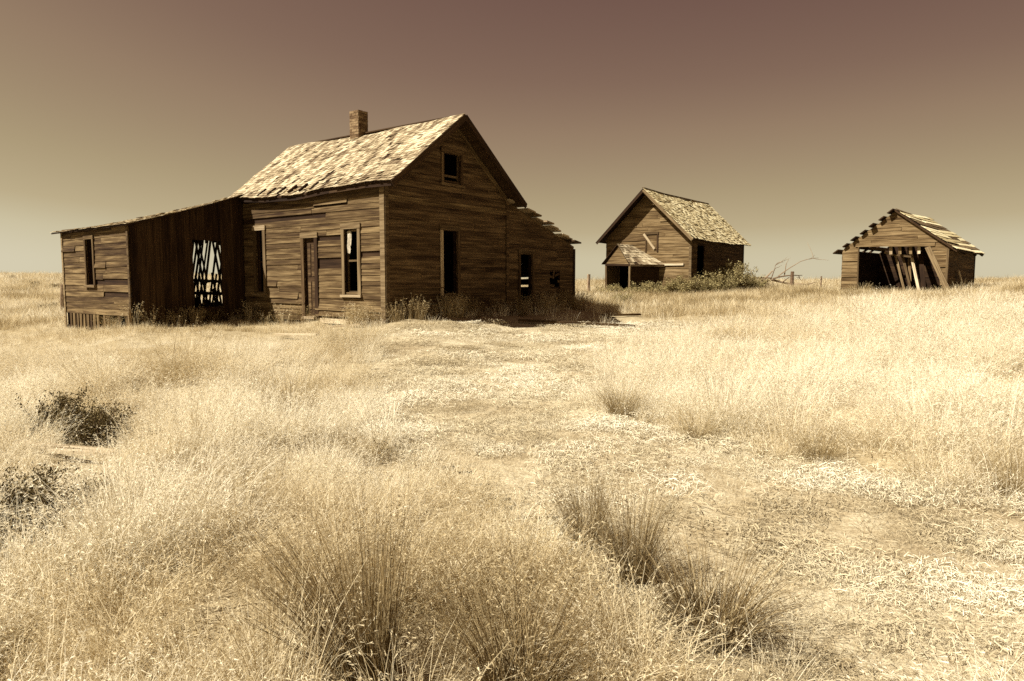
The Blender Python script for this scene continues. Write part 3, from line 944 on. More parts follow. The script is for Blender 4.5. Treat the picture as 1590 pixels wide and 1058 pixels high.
for Pf in (GR, GL):
    a_, b_ = Pf(0, 0) + Vector((0, -.02, -.10)), Pf(0, 1) + Vector((0, -.02, -.10))
    beam('barge_board', gran, M_TRIM if Pf is GR else M_DARK, a_, b_, .15, .03, Vector(((b_ - a_).z, 0, -(b_ - a_).x)))
for k in range(4):
    beam('ridge_board', gran, M_TRIM, GR(k / 4, 1) + Vector((0, 0, .025)), GR((k + 1) / 4 - .002, 1) + Vector((0, 0, .025)), .14, .03, Vector((1, 0, 0)))
# little porch
pr, pe, pv = (3.43, 2.58), 1.50, -1.5
def PR(i, j):   # right slope: i front to wall, j eave to ridge
    ue = 2.66 + (1.42 - 2.66) * i
    return V(ue + (pr[0] - ue) * j, pv - .1 + (-.02 - pv + .1) * i, pe + (pr[1] - pe) * j)
def PL(i, j):
    return V(4.36 + (pr[0] - 4.36) * j, pv - .1 + (-.02 - pv + .1) * i, pe + .05 + (pr[1] - pe - .05) * j)
ph = roof_deck('porch_roof', gran, M_DARK, PR, 4, 3, .04)
roof_deck('porch_roof', gran, M_DARK, PL, 2, 2, .04)
shingles(ph, M_SHINGLE, PR, 1.6, 1.5, 0, GW, wmin=.14, wmax=.26, expo=.18, miss=.03)
mesh_obj('porch_gable', [V(4.15, pv, 1.52), V(2.8, pv, 1.52), V(3.43, pv, 2.46), V(4.15, pv + .03, 1.52), V(2.8, pv + .03, 1.52), V(3.43, pv + .03, 2.46)], [(0, 1, 2), (5, 4, 3), (0, 3, 4, 1), (1, 4, 5, 2), (2, 5, 3, 0)], M_SHED, gran)
beam('porch_post', gran, M_TRIM, V(2.74, pv, -.7), V(2.72, pv, 1.48), .12, .1)
beam('porch_post', gran, M_SIDING, V(4.10, pv, -.7), V(4.12, pv, 1.5), .10, .1)
beam('porch_lintel', gran, M_DARK, V(4.15, pv - .03, 1.5), V(2.68, pv - .03, 1.46), .1, .1)
pw = mesh_obj('porch_side', [V(2.7, pv + .08, -.7), V(1.75, -.03, -.7), V(1.75, -.03, 1.46), V(2.7, pv + .08, 1.45), V(2.73, pv + .08, -.7), V(1.78, -.03, -.7), V(1.78, -.03, 1.46), V(2.73, pv + .08, 1.45)], BOXF, M_DARK, gran)
mesh_obj('porch_side', [V(4.14, pv + .06, -.7), V(4.14, -.03, -.7), V(4.14, -.03, 1.5), V(4.14, pv + .06, 1.5), V(4.17, pv + .06, -.7), V(4.17, -.03, -.7), V(4.17, -.03, 1.5), V(4.17, pv + .06, 1.5)], BOXF, M_SIDING, gran)
beam('ledger_board', gran, M_PALE, V(2.0, -.07, 1.50), V(.38, -.07, 1.50), .12, .05)
beam('roof_edge_board', gran, M_TRIM, PR(0, 0) + Vector((0, 0, -.06)), PR(1, 0) + Vector((0, -.03, -.06)), .10, .04)

# machine shed on the right, its own bearing
ANG_3 = math.atan2(-A3[1], -A3[0])
shed = empty('machine_shed', (C3[0], C3[1], Z3), ANG_3)
tag(shed, 'low open fronted shed with leaning boards inside and a ragged plank roof', 'shed')
SW = Matrix.Translation((C3[0], C3[1], Z3)) @ Matrix.Rotation(ANG_3, 4, 'Z')
Wd, Ln, ev, rg = 4.6, 6.3, 2.02, 3.78
lo3, hi3 = gable_outline(Wd, ev, rg)
op = (Wd - 3.82, Wd - .72, .2, 2.15)
# the board wall right of the opening is cut off on the slant
sf = wall('front_wall', shed, M_SHED, V(Wd, 0, -.5), EXR, Wd, rg + .48, lambda z: lo3(z - .5), lambda z: hi3(z - .5), [(op[0], op[1], -.1, 2.65)] + [(op[1] - .01, op[1] + d, -.1, 2.65 - h) for d, h in ((.10, .4), (.21, .75), (.32, 1.1), (.43, 1.5), (.52, 1.9))], course=.20, split=.4, jit=.008)
beam('brace', shed, M_TRIM, V(.85, -.05, 2.05), V(-.28, -.26, -.38), .22, .03, Vector((1, 0, 0)))
beam('door_post', shed, M_TRIM, V(3.82, -.04, -.5), V(3.84, -.04, 2.15), .10, .06)
beam('lintel', shed, M_SHED, V(4.0, -.05, 2.24), V(.55, -.05, 2.16), .16, .04)
wall('side_wall', shed, M_SIDING, V(0, 0, -.5), EXB, Ln, ev + .48, lambda z: 0, lambda z: Ln, course=.2, split=.4, jit=.006)
wall('far_side_wall', shed, M_SIDING, V(Wd, Ln, -.5), Vector((0, -1, 0)), Ln, ev + .48, lambda z: 0, lambda z: Ln, course=.5, split=0)
wall('back_wall', shed, M_SIDING, V(0, Ln, -.5), Vector((-1, 0, 0)), Wd, rg + .48, lambda z: lo3(z - .5), lambda z: hi3(z - .5), course=.5, split=0)
beam('corner_board', shed, M_TRIM, V(.03, -.03, -.5), V(.03, -.03, ev), .10, .04, Vector((1, 0, 0)))
beam('corner_board', shed, M_DARK, V(-.03, Ln - .05, -.5), V(-.03, Ln - .05, ev), .12, .04, Vector((0, 1, 0)))
beam('leaning_board', shed, M_PALE, V(-.16, 1.6, .95), V(-.42, 2.4, -.4), .2, .03, Vector((0, 1, 0)))
gs3 = (rg - ev) / (Wd / 2)
def SR(i, j):
    u = -.35 + (Wd / 2 + .35) * j
    return V(u, -.14 + (Ln + .6) * i, ev - gs3 * .35 + gs3 * (Wd / 2 + .35) * j + .12 - .05 * math.sin(math.pi * i))
def SLf(i, j):
    u = Wd + .35 - (Wd / 2 + .35) * j
    return V(u, -.32 + (Ln + .95) * i, ev - gs3 * .35 + gs3 * (Wd / 2 + .35) * j + .12)
sr = roof_deck('roof', shed, M_DARK, SR, 6, 3, .03)
nrow = 12
for k in range(nrow):          # rough roof boards on the right slope
    j0 = (k + .5) / nrow
    x = R.uniform(-.02, .02)
    while x < 1.0:
        e = min(1.02, x + R.uniform(.25, .7))
        a_, b_ = SR(x, j0), SR(e - .004, j0)
        nrm = Vector((gs3, 0, 1)).normalized()
        tl = Vector((-1, 0, gs3)).normalized()
        beam('plank', sr, R.choice((M_SHINGLE2, M_SHINGLE2, M_TRIM, M_SHINGLE2)), a_ + nrm * R.uniform(.025, .06), b_ + nrm * R.uniform(.025, .07), .25, .022, (tl - nrm * R.uniform(.03, .12)).normalized())
        x = e
sl3 = mesh_obj('left_roof', [SLf(i, j) + Vector((0, 0, -.06 - d * .1)) for d in (0, 1) for i, j in ((.5, 0), (.53, 0), (.53, 1), (.5, 1))], BOXF, M_DARK, shed)
for k in range(7):             # the left slope is spaced boards, their ends in a ragged row
    j0 = .035 + k * .152
    a_, b_ = SLf(0, j0), SLf(1, j0)
    tl = Vector((1, 0, gs3)).normalized()
    beam('plank', sl3, M_DARK, a_ + Vector((0, R.uniform(-.08, .12), .0)), b_, R.uniform(.27, .32), .05, tl)
for v in (1.5, 4.5, Ln + .2):
    beam('rafter', shed, M_DARK, SLf((v + .5) / (Ln + .95), 0) + Vector((0, 0, -.08)), SLf((v + .5) / (Ln + .95), 1) + Vector((0, 0, -.08)), .1, .05)
    beam('rafter', shed, M_DARK, SR((v + .45) / (Ln + .95), 0) + Vector((0, 0, -.09)), SR((v + .45) / (Ln + .95), 1) + Vector((0, 0, -.09)), .1, .05)
beam('rake_board', shed, M_DARK, SR(0, 0) + Vector((0, .0, -.05)), SR(0, 1) + Vector((0, .0, -.05)), .08, .03, Vector((gs3, 0, 1)))
# fallen boards leaning in the doorway
for (u0, z0, u1, z1, v0, w_, m_) in ((2.35, 1.75, 1.72, .28, .25, .10, M_TRIM), (2.02, 1.70, 1.40, .20, .18, .11, M_TRIM), (1.68, 1.85, 1.10, .22, .22, .12, M_PALE), (1.32, 1.85, .95, .25, .4, .2, M_DARK), (1.85, 2.1, 1.62, 1.0, .5, .12, M_SIDING)):
    beam('fallen_board', shed, m_, V(u0, v0 + .35, z0), V(u1, v0 - .05, z1 - .55), w_, .03, Vector((1, 0, 0)))
for (u0, z0, u1, z1) in ((3.4, 2.08, 2.6, 1.98), (2.75, 1.86, 2.35, 1.72), (2.2, 1.72, 1.5, 1.62)):
    beam('fallen_board', shed, M_TRIM, V(u0, .25, z0), V(u1, .3, z1), .1, .03)
for u in (2.45, 2.05, 1.6, 1.25):
    beam('stud', shed, R.choice((M_PALE, M_SHED)), V(u, .12, 2.15), V(u - .02, .12, 1.75), .13, .04, Vector((1, 0, 0)))


# ------------------------------------------------------------------ plants: blades
def blades(n, rad, h0, h1, w, lean, curve, rng, seg=3, head=0, flat=False, up_bias=0.0, dirbias=None, headlen=.05, headw=2.2):
    """n blades as numpy strips; optional drooping seed heads"""
    az = rng.uniform(0, 2 * np.pi, n)
    rr_ = rad * np.sqrt(rng.uniform(0, 1, n))
    pa = az + rng.normal(0, .7, n)
    bx, by = rr_ * np.cos(pa), rr_ * np.sin(pa)
    H = rng.uniform(h0, h1, n)
    ln = np.abs(rng.normal(lean, lean * .5, n))
    cv_ = np.abs(rng.normal(curve, curve * .5, n))
    t = np.linspace(0, 1, seg + 1)
    ang = ln[:, None] + cv_[:, None] * t[None]           # angle from the vertical
    dl = H[:, None] / seg
    dx = np.sin(ang) * dl; dz = np.cos(ang) * dl
    hx = np.concatenate([np.zeros((n, 1)), np.cumsum(dx[:, :-1], 1)], 1)
    hz = np.concatenate([np.zeros((n, 1)), np.cumsum(dz[:, :-1], 1)], 1)
    cx = bx[:, None] + hx * np.cos(az)[:, None]
    cy = by[:, None] + hx * np.sin(az)[:, None]
    if dirbias is not None:
        cx += dirbias[0] * hx; cy += dirbias[1] * hx
    fa = rng.uniform(0, np.pi, n)
    wd = w * rng.uniform(.6, 1.3, n)[:, None] * (1 - .75 * t[None] ** 1.5)
    ox, oy = np.cos(fa)[:, None] * wd / 2, np.sin(fa)[:, None] * wd / 2
    L_ = np.stack([cx - ox, cy - oy, hz], -1); R_ = np.stack([cx + ox, cy + oy, hz], -1)
    v = np.stack([L_, R_], 2).reshape(-1, 3)             # blade, level, side
    base = (np.arange(n) * (seg + 1) * 2)[:, None]
    k = np.arange(seg)[None] * 2
    q = np.stack([base + k, base + k + 1, base + k + 3, base + k + 2], -1).reshape(-1, 4)
    tris = np.zeros((0, 3), int)
    if head:
        tip = np.stack([cx[:, -1], cy[:, -1], hz[:, -1]], -1)
        tv, tt = [], []
        o = len(v)
        for hh in range(head):
            d = np.stack([np.cos(az) + rng.normal(0, .6, n), np.sin(az) + rng.normal(0, .6, n), rng.normal(-.3, .5, n)], -1)
            d /= np.linalg.norm(d, axis=1, keepdims=True)
            st = tip + (np.stack([cx[:, -2], cy[:, -2], hz[:, -2]], -1) - tip) * rng.uniform(0, .6, n)[:, None]
            sd_ = np.cross(d, rng.normal(0, 1, (n, 3))); sd_ /= np.linalg.norm(sd_, axis=1, keepdims=True) + 1e-9
            ll = headlen * rng.uniform(.5, 1.2, n)[:, None]
            tri = np.stack([st - sd_ * w * headw / 2, st + sd_ * w * headw / 2, st + d * ll], 1)
            tv.append(tri.reshape(-1, 3)); tt.append(o + np.arange(n * 3).reshape(-1, 3)); o += n * 3
        v = np.concatenate([v] + tv); tris = np.concatenate(tt)
    return v, q, tris


def litter(n, rad, l0, l1, w, rng):
    az = rng.uniform(0, 2 * np.pi, n); L = rng.uniform(l0, l1, n)
    r_ = rad * np.sqrt(rng.uniform(0, 1, n)); pa = rng.uniform(0, 2 * np.pi, n)
    c = np.stack([r_ * np.cos(pa), r_ * np.sin(pa), rng.uniform(.006, .045, n)], -1)
    d = np.stack([np.cos(az), np.sin(az), rng.normal(0, .16, n)], -1)
    s = np.stack([-np.sin(az), np.cos(az), rng.normal(0, .5, n)], -1) * (w * rng.uniform(.6, 1.4, n))[:, None] / 2
    a, b = c - d * L[:, None] / 2, c + d * L[:, None] / 2
    m_ = c + np.stack([s[:, 1] * 3, s[:, 0] * 3, rng.uniform(0, .02, n)], -1)
    v = np.stack([a - s, a + s, m_ - s, m_ + s, b - s * .5, b + s * .5], 1).reshape(-1, 3)
    o = (np.arange(n) * 6)[:, None]
    q = np.concatenate([o + np.array([0, 1, 3, 2]), o + np.array([2, 3, 5, 4])], 0)
    return v, q, np.zeros((0, 3), int)


def proto(name, vqt, mat):
    v, q, t_ = vqt
    me_ = np_mesh(name, v, q, t_ if len(t_) else None, mat)
    return bpy.data.objects.new(name, me_)        # mesh source only, not linked into the scene


def scatter(name, protos, P, tint, scl, idx, lean=.12, label=None):
    n = len(P)
    me_ = bpy.data.meshes.new(name)
    me_.vertices.add(n)
    me_.vertices.foreach_set('co', np.asarray(P, np.float32).ravel())
    rot = np.stack([NR.normal(0, lean, n), NR.normal(0, lean, n), NR.uniform(0, 6.283, n)], -1)
    for nm, ty, da in (('rot', 'FLOAT_VECTOR', rot), ('tint', 'FLOAT', tint), ('scl', 'FLOAT', scl), ('idx', 'INT', idx)):
        at = me_.attributes.new(nm, ty, 'POINT')
        at.data.foreach_set('vector' if ty == 'FLOAT_VECTOR' else 'value', np.asarray(da, np.int32 if ty == 'INT' else np.float32).ravel())
    o = bpy.data.objects.new(name, me_)
    COL.objects.link(o)
    ng = bpy.data.node_groups.new(name, 'GeometryNodeTree')
    ng.interface.new_socket('Geometry', in_out='INPUT', socket_type='NodeSocketGeometry')
    ng.interface.new_socket('Geometry', in_out='OUTPUT', socket_type='NodeSocketGeometry')
    gi = ng.nodes.new('NodeGroupInput'); go = ng.nodes.new('NodeGroupOutput')
    ip = ng.nodes.new('GeometryNodeInstanceOnPoints')
    gti = ng.nodes.new('GeometryNodeGeometryToInstance')
    for p in reversed(protos):
        oi = ng.nodes.new('GeometryNodeObjectInfo')
        oi.inputs['Object'].default_value = p
        oi.inputs['As Instance'].default_value = False
        ng.links.new(oi.outputs['Geometry'], gti.inputs[0])
    ng.links.new(gi.outputs[0], ip.inputs['Points'])
    ng.links.new(gti.outputs[0], ip.inputs['Instance'])
    ip.inputs['Pick Instance'].default_value = True
    def na(nm, ty):
        a = ng.nodes.new('GeometryNodeInputNamedAttribute'); a.data_type = ty
        a.inputs['Name'].default_value = nm
        return a.outputs['Attribute']
    ng.links.new(na('idx', 'INT'), ip.inputs['Instance Index'])
    e2r = ng.nodes.new('FunctionNodeEulerToRotation')
    ng.links.new(na('rot', 'FLOAT_VECTOR'), e2r.inputs[0]); ng.links.new(e2r.outputs[0], ip.inputs['Rotation'])
    ng.links.new(na('scl', 'FLOAT'), ip.inputs['Scale'])
    ng.links.new(ip.outputs[0], go.inputs[0])
    md = o.modifiers.new('scatter', 'NODES')
    md.node_group = ng
    tag(o, label, None, None, 'stuff')
    return o


def in_uv(x, y, O, A, B, u0, u1, v0, v1):
    dx, dy = x - O[0], y - O[1]
    u = dx * A[0] + dy * A[1]; v = dx * B[0] + dy * B[1]
    return (u > u0) & (u < u1) & (v > v0) & (v < v1)


def blocked(x, y, m=.06):
    return (in_uv(x, y, HC, A_DIR, B_DIR, -m, 6.3, -m, 8.25 + m) | in_uv(x, y, HC, A_DIR, B_DIR, 5.6 - m, 9.45 + m, -3.07 - m, 0)
            | in_uv(x, y, C2, A_DIR, B_DIR, -m, 4.95 + m, -m, 8.1) | in_uv(x, y, C2, A_DIR, B_DIR, 2.8, 4.1, -1.5, 0)
            | in_uv(x, y, C3, A3, B3, -m, 4.6 + m, .3, 6.3))


def strew(bands, seed):
    rng = np.random.default_rng(seed)
    xs, ys, sc = [], [], []
    for y0, y1, dens, s in bands:
        wmax = .86 * y1 + 2.5
        n = int(dens * 2 * wmax * (y1 - y0))
        x = rng.uniform(-wmax, wmax, n); y = rng.uniform(y0, y1, n)
        k = np.abs(x) < .86 * y + 2.5
        xs.append(x[k]); ys.append(y[k]); sc.append(np.full(k.sum(), s))
    x, y, s = np.concatenate(xs), np.concatenate(ys), np.concatenate(sc)
    k = ~blocked(x, y)
    return x[k], y[k], s[k]


rngp = np.random.default_rng(3)
P_CHEAT = [proto('cheatgrass', blades(120, .15, .10, .32, .0026, .48, 1.05, rngp, 3, 3, headlen=.018, headw=1.4), M_GRASS) for _ in range(5)]
P_LOW = [proto('low_grass', blades(95, .15, .05, .17, .0028, .6, .9, rngp, 2, 2, headlen=.014, headw=1.3), M_GRASS) for _ in range(3)]
P_TALL = [proto('tall_grass', blades(60, .10, .28, .50, .0028, .22, .5, rngp, 3, 4, headlen=.017, headw=1.4), M_GRASS) for _ in range(3)]
P_FAR = [proto('far_grass', blades(60, .24, .14, .34, .009, .38, .65, rngp, 2, 0), M_GRASS) for _ in range(3)]
P_LIT = [proto('straw', litter(190, .27, .02, .09, .0034, rngp), M_STRAW) for _ in range(4)]
P_STUB = [proto('stubble', blades(80, .10, .02, .075, .0028, 1.05, .4, rngp, 2, 0), M_STRAW) for _ in range(3)]


def zone_tint(x, y):
    """pale where the cheatgrass is thick, browner in patches and far up the right-hand rise"""
    t_ = .66 + (fbm(x, y, 1.6, 31, 4) - .5) * 1.4 + (fbm(x, y, 9, 37, 2) - .5) * .6
    right_pale = np.exp(-(((x - 4.5) / 4.5) ** 2 + ((y - 10.5) / 4) ** 2)) * .3
    left_pale = np.exp(-(((x + 1.5) / 2.5) ** 2 + ((y - 8) / 3) ** 2)) * .1
    far_tan = np.clip((y - 16) / 14, 0, 1) * .16 * (x > 2)
    left_brown = np.exp(-(((x + 4) / 2) ** 2 + ((y - 5) / 2) ** 2)) * .08
    return np.clip(t_ + right_pale + left_pale - far_tan - left_brown, .02, 1)


# dark bunchgrass clumps stand in small gaps of the field
BUNCH = [
    (-.60, 2.74, 2, .1, 1.0, 'big dark bunchgrass clump with long blades fanning left at the bottom of the picture'),
    (.02, 2.62, 1, 1.0, 1.1, 'dark bunchgrass clump at the very bottom middle of the picture'),
    (.46, 4.10, 2, 5.5, .66, 'brown bunchgrass clump topping the dark row along the left edge of the track'),
    (.64, 3.60, 2, 5.2, .76, 'brown bunchgrass clump midway in the dark row along the left edge of the track'),
    (.90, 3.05, 1, 4.0, 1.12, 'dark bunchgrass clump nearest in the dark row along the left edge of the track'),
    (1.20, 7.45, 0, 1.7, .8, 'pale tan bunchgrass clump at the point where the right bank meets the track'),
    (1.75, 6.45, 3, .5, .8, 'small brown bunchgrass clump right of the track on the bank foot'),
    (3.62, 4.85, 0, 2.5, .8, 'brown bunchgrass clump at the right edge of the picture beside the track'),
    (-2.35, 7.3, 0, .9, 1.0, 'upright tan bunchgrass clump in the middle of the left field'),
    (-1.25, 5.9, 3, 3.9, .9, 'thin brown bunchgrass clump beside the track in the left field'),
    (-1.9, 4.6, 3, 1.2, .9, 'low brown bunchgrass clump in the left field above the big fanning one'),
    (2.6, 5.75, 3, 3.0, .9, 'low brown bunchgrass clump on the slope right of the track')]
GAPS = [(b[0], b[1], .34 * b[4]) for b in BUNCH] + [(-4.42, 6.75, .42), (-3.92, 6.5, .42), (-2.82, 3.98, .36), (-3.85, 5.85, .30), (-3.5, 5.7, .26)]


def gap_free(x, y):
    ok = np.ones(len(x), bool)
    for gx_, gy_, gr_ in GAPS:
        ok &= (x - gx_) ** 2 + (y - gy_) ** 2 > gr_ ** 2
        # and the grass on the viewer's side of a clump is thin
        ok &= ~((abs(x - gx_ * y / gy_) < gr_ * .8) & (y < gy_) & (y > gy_ - gr_ * 1.7) & (NR.random(len(x)) < .78))
    return ok


# grass of the field
x, y, s = strew([(1.2, 3, 95, .9), (3, 5.5, 75, 1.0), (5.5, 9, 50, 1.05), (9, 15, 30, 1.2)], 5)
pin = path_in(x, y)
keep = ((pin < .02) | (NR.random(len(x)) < .03)) & gap_free(x, y)
x, y, s, pin = x[keep], y[keep], s[keep], pin[keep]
hn = fbm(x, y, 1.7, 41, 3)
kind = np.where(hn < .40, 5 + NR.integers(0, 3, len(x)), np.where((hn > .60) & (NR.random(len(x)) < .16), 8 + NR.integers(0, 3, len(x)), NR.integers(0, 5, len(x))))
bare = in_uv(x, y, HC, A_DIR, B_DIR, -3.4, -.1, -.8, 8.6) | in_uv(x, y, HC, A_DIR, B_DIR, -5.5, -3.3, 1.0, 9)
clump = fbm(x, y, .42, 81, 2)
kp = (clump + NR.normal(0, .06, len(x)) > .33) & ~(bare & (NR.random(len(x)) < .85))
x, y, s, pin, hn, kind, bare, clump = x[kp], y[kp], s[kp], pin[kp], hn[kp], kind[kp], bare[kp], clump[kp]
s = s * (.5 + 1.0 * clump) * np.where((x > .8) & (y > 4) & (pin < -.2), np.where(pin > -1.2, .9, 1.0), 1) * np.where(bare, .4, 1) * np.where((y > 10.5) & (x < -1), .66, 1) * np.where(in_uv(x, y, HC, A_DIR, B_DIR, -.5, 11, -6.0, .2), .62, 1)
lowgap = clump + NR.normal(0, .05, len(x)) < .46
s = s * np.where(lowgap, .62, 1.08)
kind = np.where(lowgap, 5 + NR.integers(0, 3, len(x)), kind)
kind = np.where((pin > -.10) | bare, 5 + NR.integers(0, 3, len(x)), kind)
s = s * NR.uniform(.7, 1.25, len(x)) * (.75 + .6 * hn) * np.where(pin > .02, .6, 1)
scatter('dry_grass', P_CHEAT + P_LOW + P_TALL, np.stack([x, y, G(x, y) - .01], -1), np.clip(zone_tint(x, y) + (fbm(x, y, .42, 81, 2) - .5) * 1.0, .02, 1), s, kind, .2, 'fluffy pale dry cheatgrass covering the near field')

x, y, s = strew([(15, 25, 17, 1.25), (25, 42, 8, 1.45), (42, 75, 2.6, 2.1), (75, 150, .5, 3.2)], 6)
pin = path_in(x, y)
keep = (pin < .02) & ~((in_uv(x, y, HC, A_DIR, B_DIR, -3.4, -.1, -.8, 8.6) | in_uv(x, y, HC, A_DIR, B_DIR, -5.5, -3.3, 1.0, 9)) & (NR.random(len(x)) < .9))
x, y, s = x[keep], y[keep], s[keep]
hn = fbm(x, y, 3.5, 41, 3)
s = s * NR.uniform(.6, 1.25, len(x)) * (.5 + .8 * hn) * np.where(in_uv(x, y, HC, A_DIR, B_DIR, -.5, 12, -6.0, .2), .5, 1)
kind = NR.integers(0, 3, len(x))
scatter('dry_grass', P_FAR, np.stack([x, y, G(x, y) - .02], -1), zone_tint(x, y) * .9, s, kind, .12, 'pale dry grass on the rise around the sheds and beyond the house')

# litter on the track and in the yard
x, y, s = strew([(1.2, 4, 130, .72), (4, 8, 70, .95), (8, 12, 34, 1.2), (12, 19.6, 18, 1.5)], 8)
pin = path_in(x, y)
keep = pin > -.16
x, y, s = x[keep], y[keep], s[keep]
mat_ = fbm(x, y * 1.6, .55, 71, 3)
kp = (mat_ + NR.normal(0, .10, len(x)) > .36)
x, y, s, mat_ = x[kp], y[kp], s[kp], mat_[kp]
kind = np.where(NR.random(len(x)) < .30, NR.integers(0, 4, len(x)), 4 + NR.integers(0, 3, len(x)))
tn = np.clip(.58 + (fbm(x, y * 1.5, 1.3, 51, 3) - .5) * 1.8 + (mat_ - .5) * .6, .02, 1)
s = s * NR.uniform(.6, 1.3, len(x))
scatter('straw_litter', P_LIT + P_STUB, np.stack([x, y, G(x, y) + .018], -1), tn, s, kind, .06, 'trampled straw and stubble lying on the track')


# weeds against the house
def along(u0, v0, u1, v1, n, spread, rng):
    t_ = rng.uniform(0, 1, n)
    u = u0 + (u1 - u0) * t_; v = v0 + (v1 - v0) * t_
    p = HC[None] + A_DIR[None] * (u + rng.normal(0, spread, n))[:, None] + B_DIR[None] * (v + rng.normal(0, spread, n))[:, None]
    return p
P_WEED = [proto('weed', blades(40, .13, .30, .62, .006, .16, .35, rngp, 3, 3, headlen=.06), M_GRASS) for _ in range(3)]
rngw = np.random.default_rng(9)
pts = np.concatenate([along(-.3, .1, -.3, 8.4, 70, .12, rngw), along(0, -.3, 2.3, -.3, 9, .12, rngw), along(3.1, -.3, 5.5, -.3, 12, .12, rngw),
                      along(5.4, -.4, 5.4, -3.1, 15, .1, rngw), along(5.6, -3.3, 6.2, -3.3, 6, .12, rngw), along(.1, -.5, .5, -.6, 16, .2, rngw),
                      along(-.3, 1.5, -.3, 2.3, 14, .12, rngw)])
k = ~blocked(pts[:, 0], pts[:, 1], .04)
pts = pts[k]
n = len(pts)
scatter('wall_weeds', P_WEED, np.stack([pts[:, 0], pts[:, 1], G(pts[:, 0], pts[:, 1]) - .02], -1), np.clip(rngw.normal(.27, .12, n), .02, .7), rngw.uniform(.55, 1.15, n), rngw.integers(0, 3, n), .1, 'straggling dry weeds along the foot of the farmhouse walls')


# ------------------------------------------------------------------ single plants
def bunch_mesh(seed, n=240, h0=.35, h1=.75, w=.0042, rad=.10, lean=.45, curve=.55, bias=None, mat=None):
    return np_mesh('bunch', *blades(n, rad, h0, h1, w, lean, curve, np.random.default_rng(seed), 4, 1, headlen=.02, headw=1.4, dirbias=bias), mat or M_TAN)


def at(x, y, dz=-.02):
    return (x, y, g1(x, y) + dz)


BG = 'bunchgrass clumps in the near field'
B1 = [bunch_mesh(1, 520, w=.0034, rad=.15, mat=M_TAN2), bunch_mesh(2, 600, .25, .55, w=.0034, rad=.13), bunch_mesh(3, 640, .35, .85, w=.0034, lean=.26, curve=.35, bias=(-.6, .3), rad=.11), bunch_mesh(4, 380, .2, .45, w=.0034, rad=.14, mat=M_TAN2)]
for x, y, m_, rz, sc, lab in BUNCH:
    o = link('bunchgrass', B1[m_], None, at(x, y), rz, sc)
    tag(o, lab, 'grass clump', BG)


def shrub_meshes(seed, Rr, H, nst, nleaf, leaf, mat_leaf, droop=0.0):
    rng = np.random.default_rng(seed)
    sv, sf_, lv, lq = [], [], [], []
    for k in range(nst):
        az = rng.uniform(0, 2 * np.pi); le = rng.uniform(.1, 1.15)
        p = np.array([rng.normal(0, Rr * .12), rng.normal(0, Rr * .12), 0.])
        d = np.array([np.cos(az) * np.sin(le), np.sin(az) * np.sin(le), np.cos(le)])
        L = rng.uniform(.6, 1.05) * (H * np.cos(le) + Rr * np.sin(le))
        pts_ = [p.copy()]
        for q in range(4):
            p = p + d * L / 4
            d = d + rng.normal(0, .28, 3); d[2] -= droop; d /= np.linalg.norm(d)
            pts_.append(p.copy())
        for q in range(4):
            r0, r1 = .012 * Rr * (1 - q / 4.6) * 1.6, .012 * Rr * (1 - (q + 1) / 4.6) * 1.6
            o = len(sv)
            for (pp, r_) in ((pts_[q], r0), (pts_[q + 1], r1)):
                for a_ in range(3):
                    sv.append(pp + r_ * np.array([np.cos(a_ * 2.094), np.sin(a_ * 2.094), 0]))
            for a_ in range(3):
                sf_.append((o + a_, o + (a_ + 1) % 3, o + 3 + (a_ + 1) % 3, o + 3 + a_))
        for q in range(nleaf):
            tt = rng.uniform(.3, 4.0)
            i_ = min(3, int(tt))
            c = pts_[i_] + (pts_[i_ + 1] - pts_[i_]) * (tt - i_) + rng.normal(0, Rr * .07, 3)
            c[2] = max(c[2], .02)
            e1 = rng.normal(0, 1, 3); e1[2] += .7; e1 /= np.linalg.norm(e1)
            e2 = np.cross(e1, rng.normal(0, 1, 3)); e2 /= np.linalg.norm(e2)
            s_ = leaf * rng.uniform(.5, 1.3)
            o = len(lv)
            lv += [c, c + e1 * s_ * .5 + e2 * s_ * .22, c + e1 * s_, c + e1 * s_ * .5 - e2 * s_ * .22]
            lq.append((o, o + 1, o + 2, o + 3))
    stem = np_mesh('stems', np.array(sv), np.array(sf_), None, M_BARK)
    fol = np_mesh('foliage', np.array(lv), np.array(lq), None, mat_leaf)
    return stem, fol


def shrub(name, meshes, x, y, rz, sc, label, cat, group=None, dz=-.02):
    e = empty(name, at(x, y, dz), rz)
    e.scale = (sc,) * 3 if not hasattr(sc, '__len__') else sc
    link('stems', meshes[0], e); link('foliage', meshes[1], e)
    tag(e, label, cat, group)
    return e


SH_A = shrub_meshes(21, .5, .55, 60, 210, .032, M_SAGE)
SH_B = shrub_meshes(22, .5, .45, 56, 190, .03, M_SAGE)
SH_C = shrub_meshes(23, .6, .8, 60, 230, .05, M_SAGE2)
SH_T = shrub_meshes(24, .3, .5, 12, 16, .035, M_SAGE)
shrub('sagebrush', SH_A, -4.42, 6.75, .4, (.78, .7, .84), 'dark round sagebrush in the left field, taller of a touching pair', 'shrub', 'dark shrubs in the near field')
shrub('sagebrush', SH_B, -3.92, 6.5, 1.4, (.9, .7, .76), 'dark spreading sagebrush in the left field, lower of a touching pair', 'shrub', 'dark shrubs in the near field')
shrub('sagebrush', SH_A, -2.82, 3.98, 2.0, .66, 'dark shrub cut by the left edge of the picture', 'shrub', 'dark shrubs in the near field')
shrub('weed', SH_T, -3.05, 6.3, 2.0, (.9, .9, .62), 'low brown weed patch between the dark sagebrush and the track', 'weed', 'low weeds in the near field')
shrub('weed', SH_T, -1.12, 6.0, 3.0, .62, 'thin leafy weed on the left edge of the track', 'weed', 'low weeds in the near field')
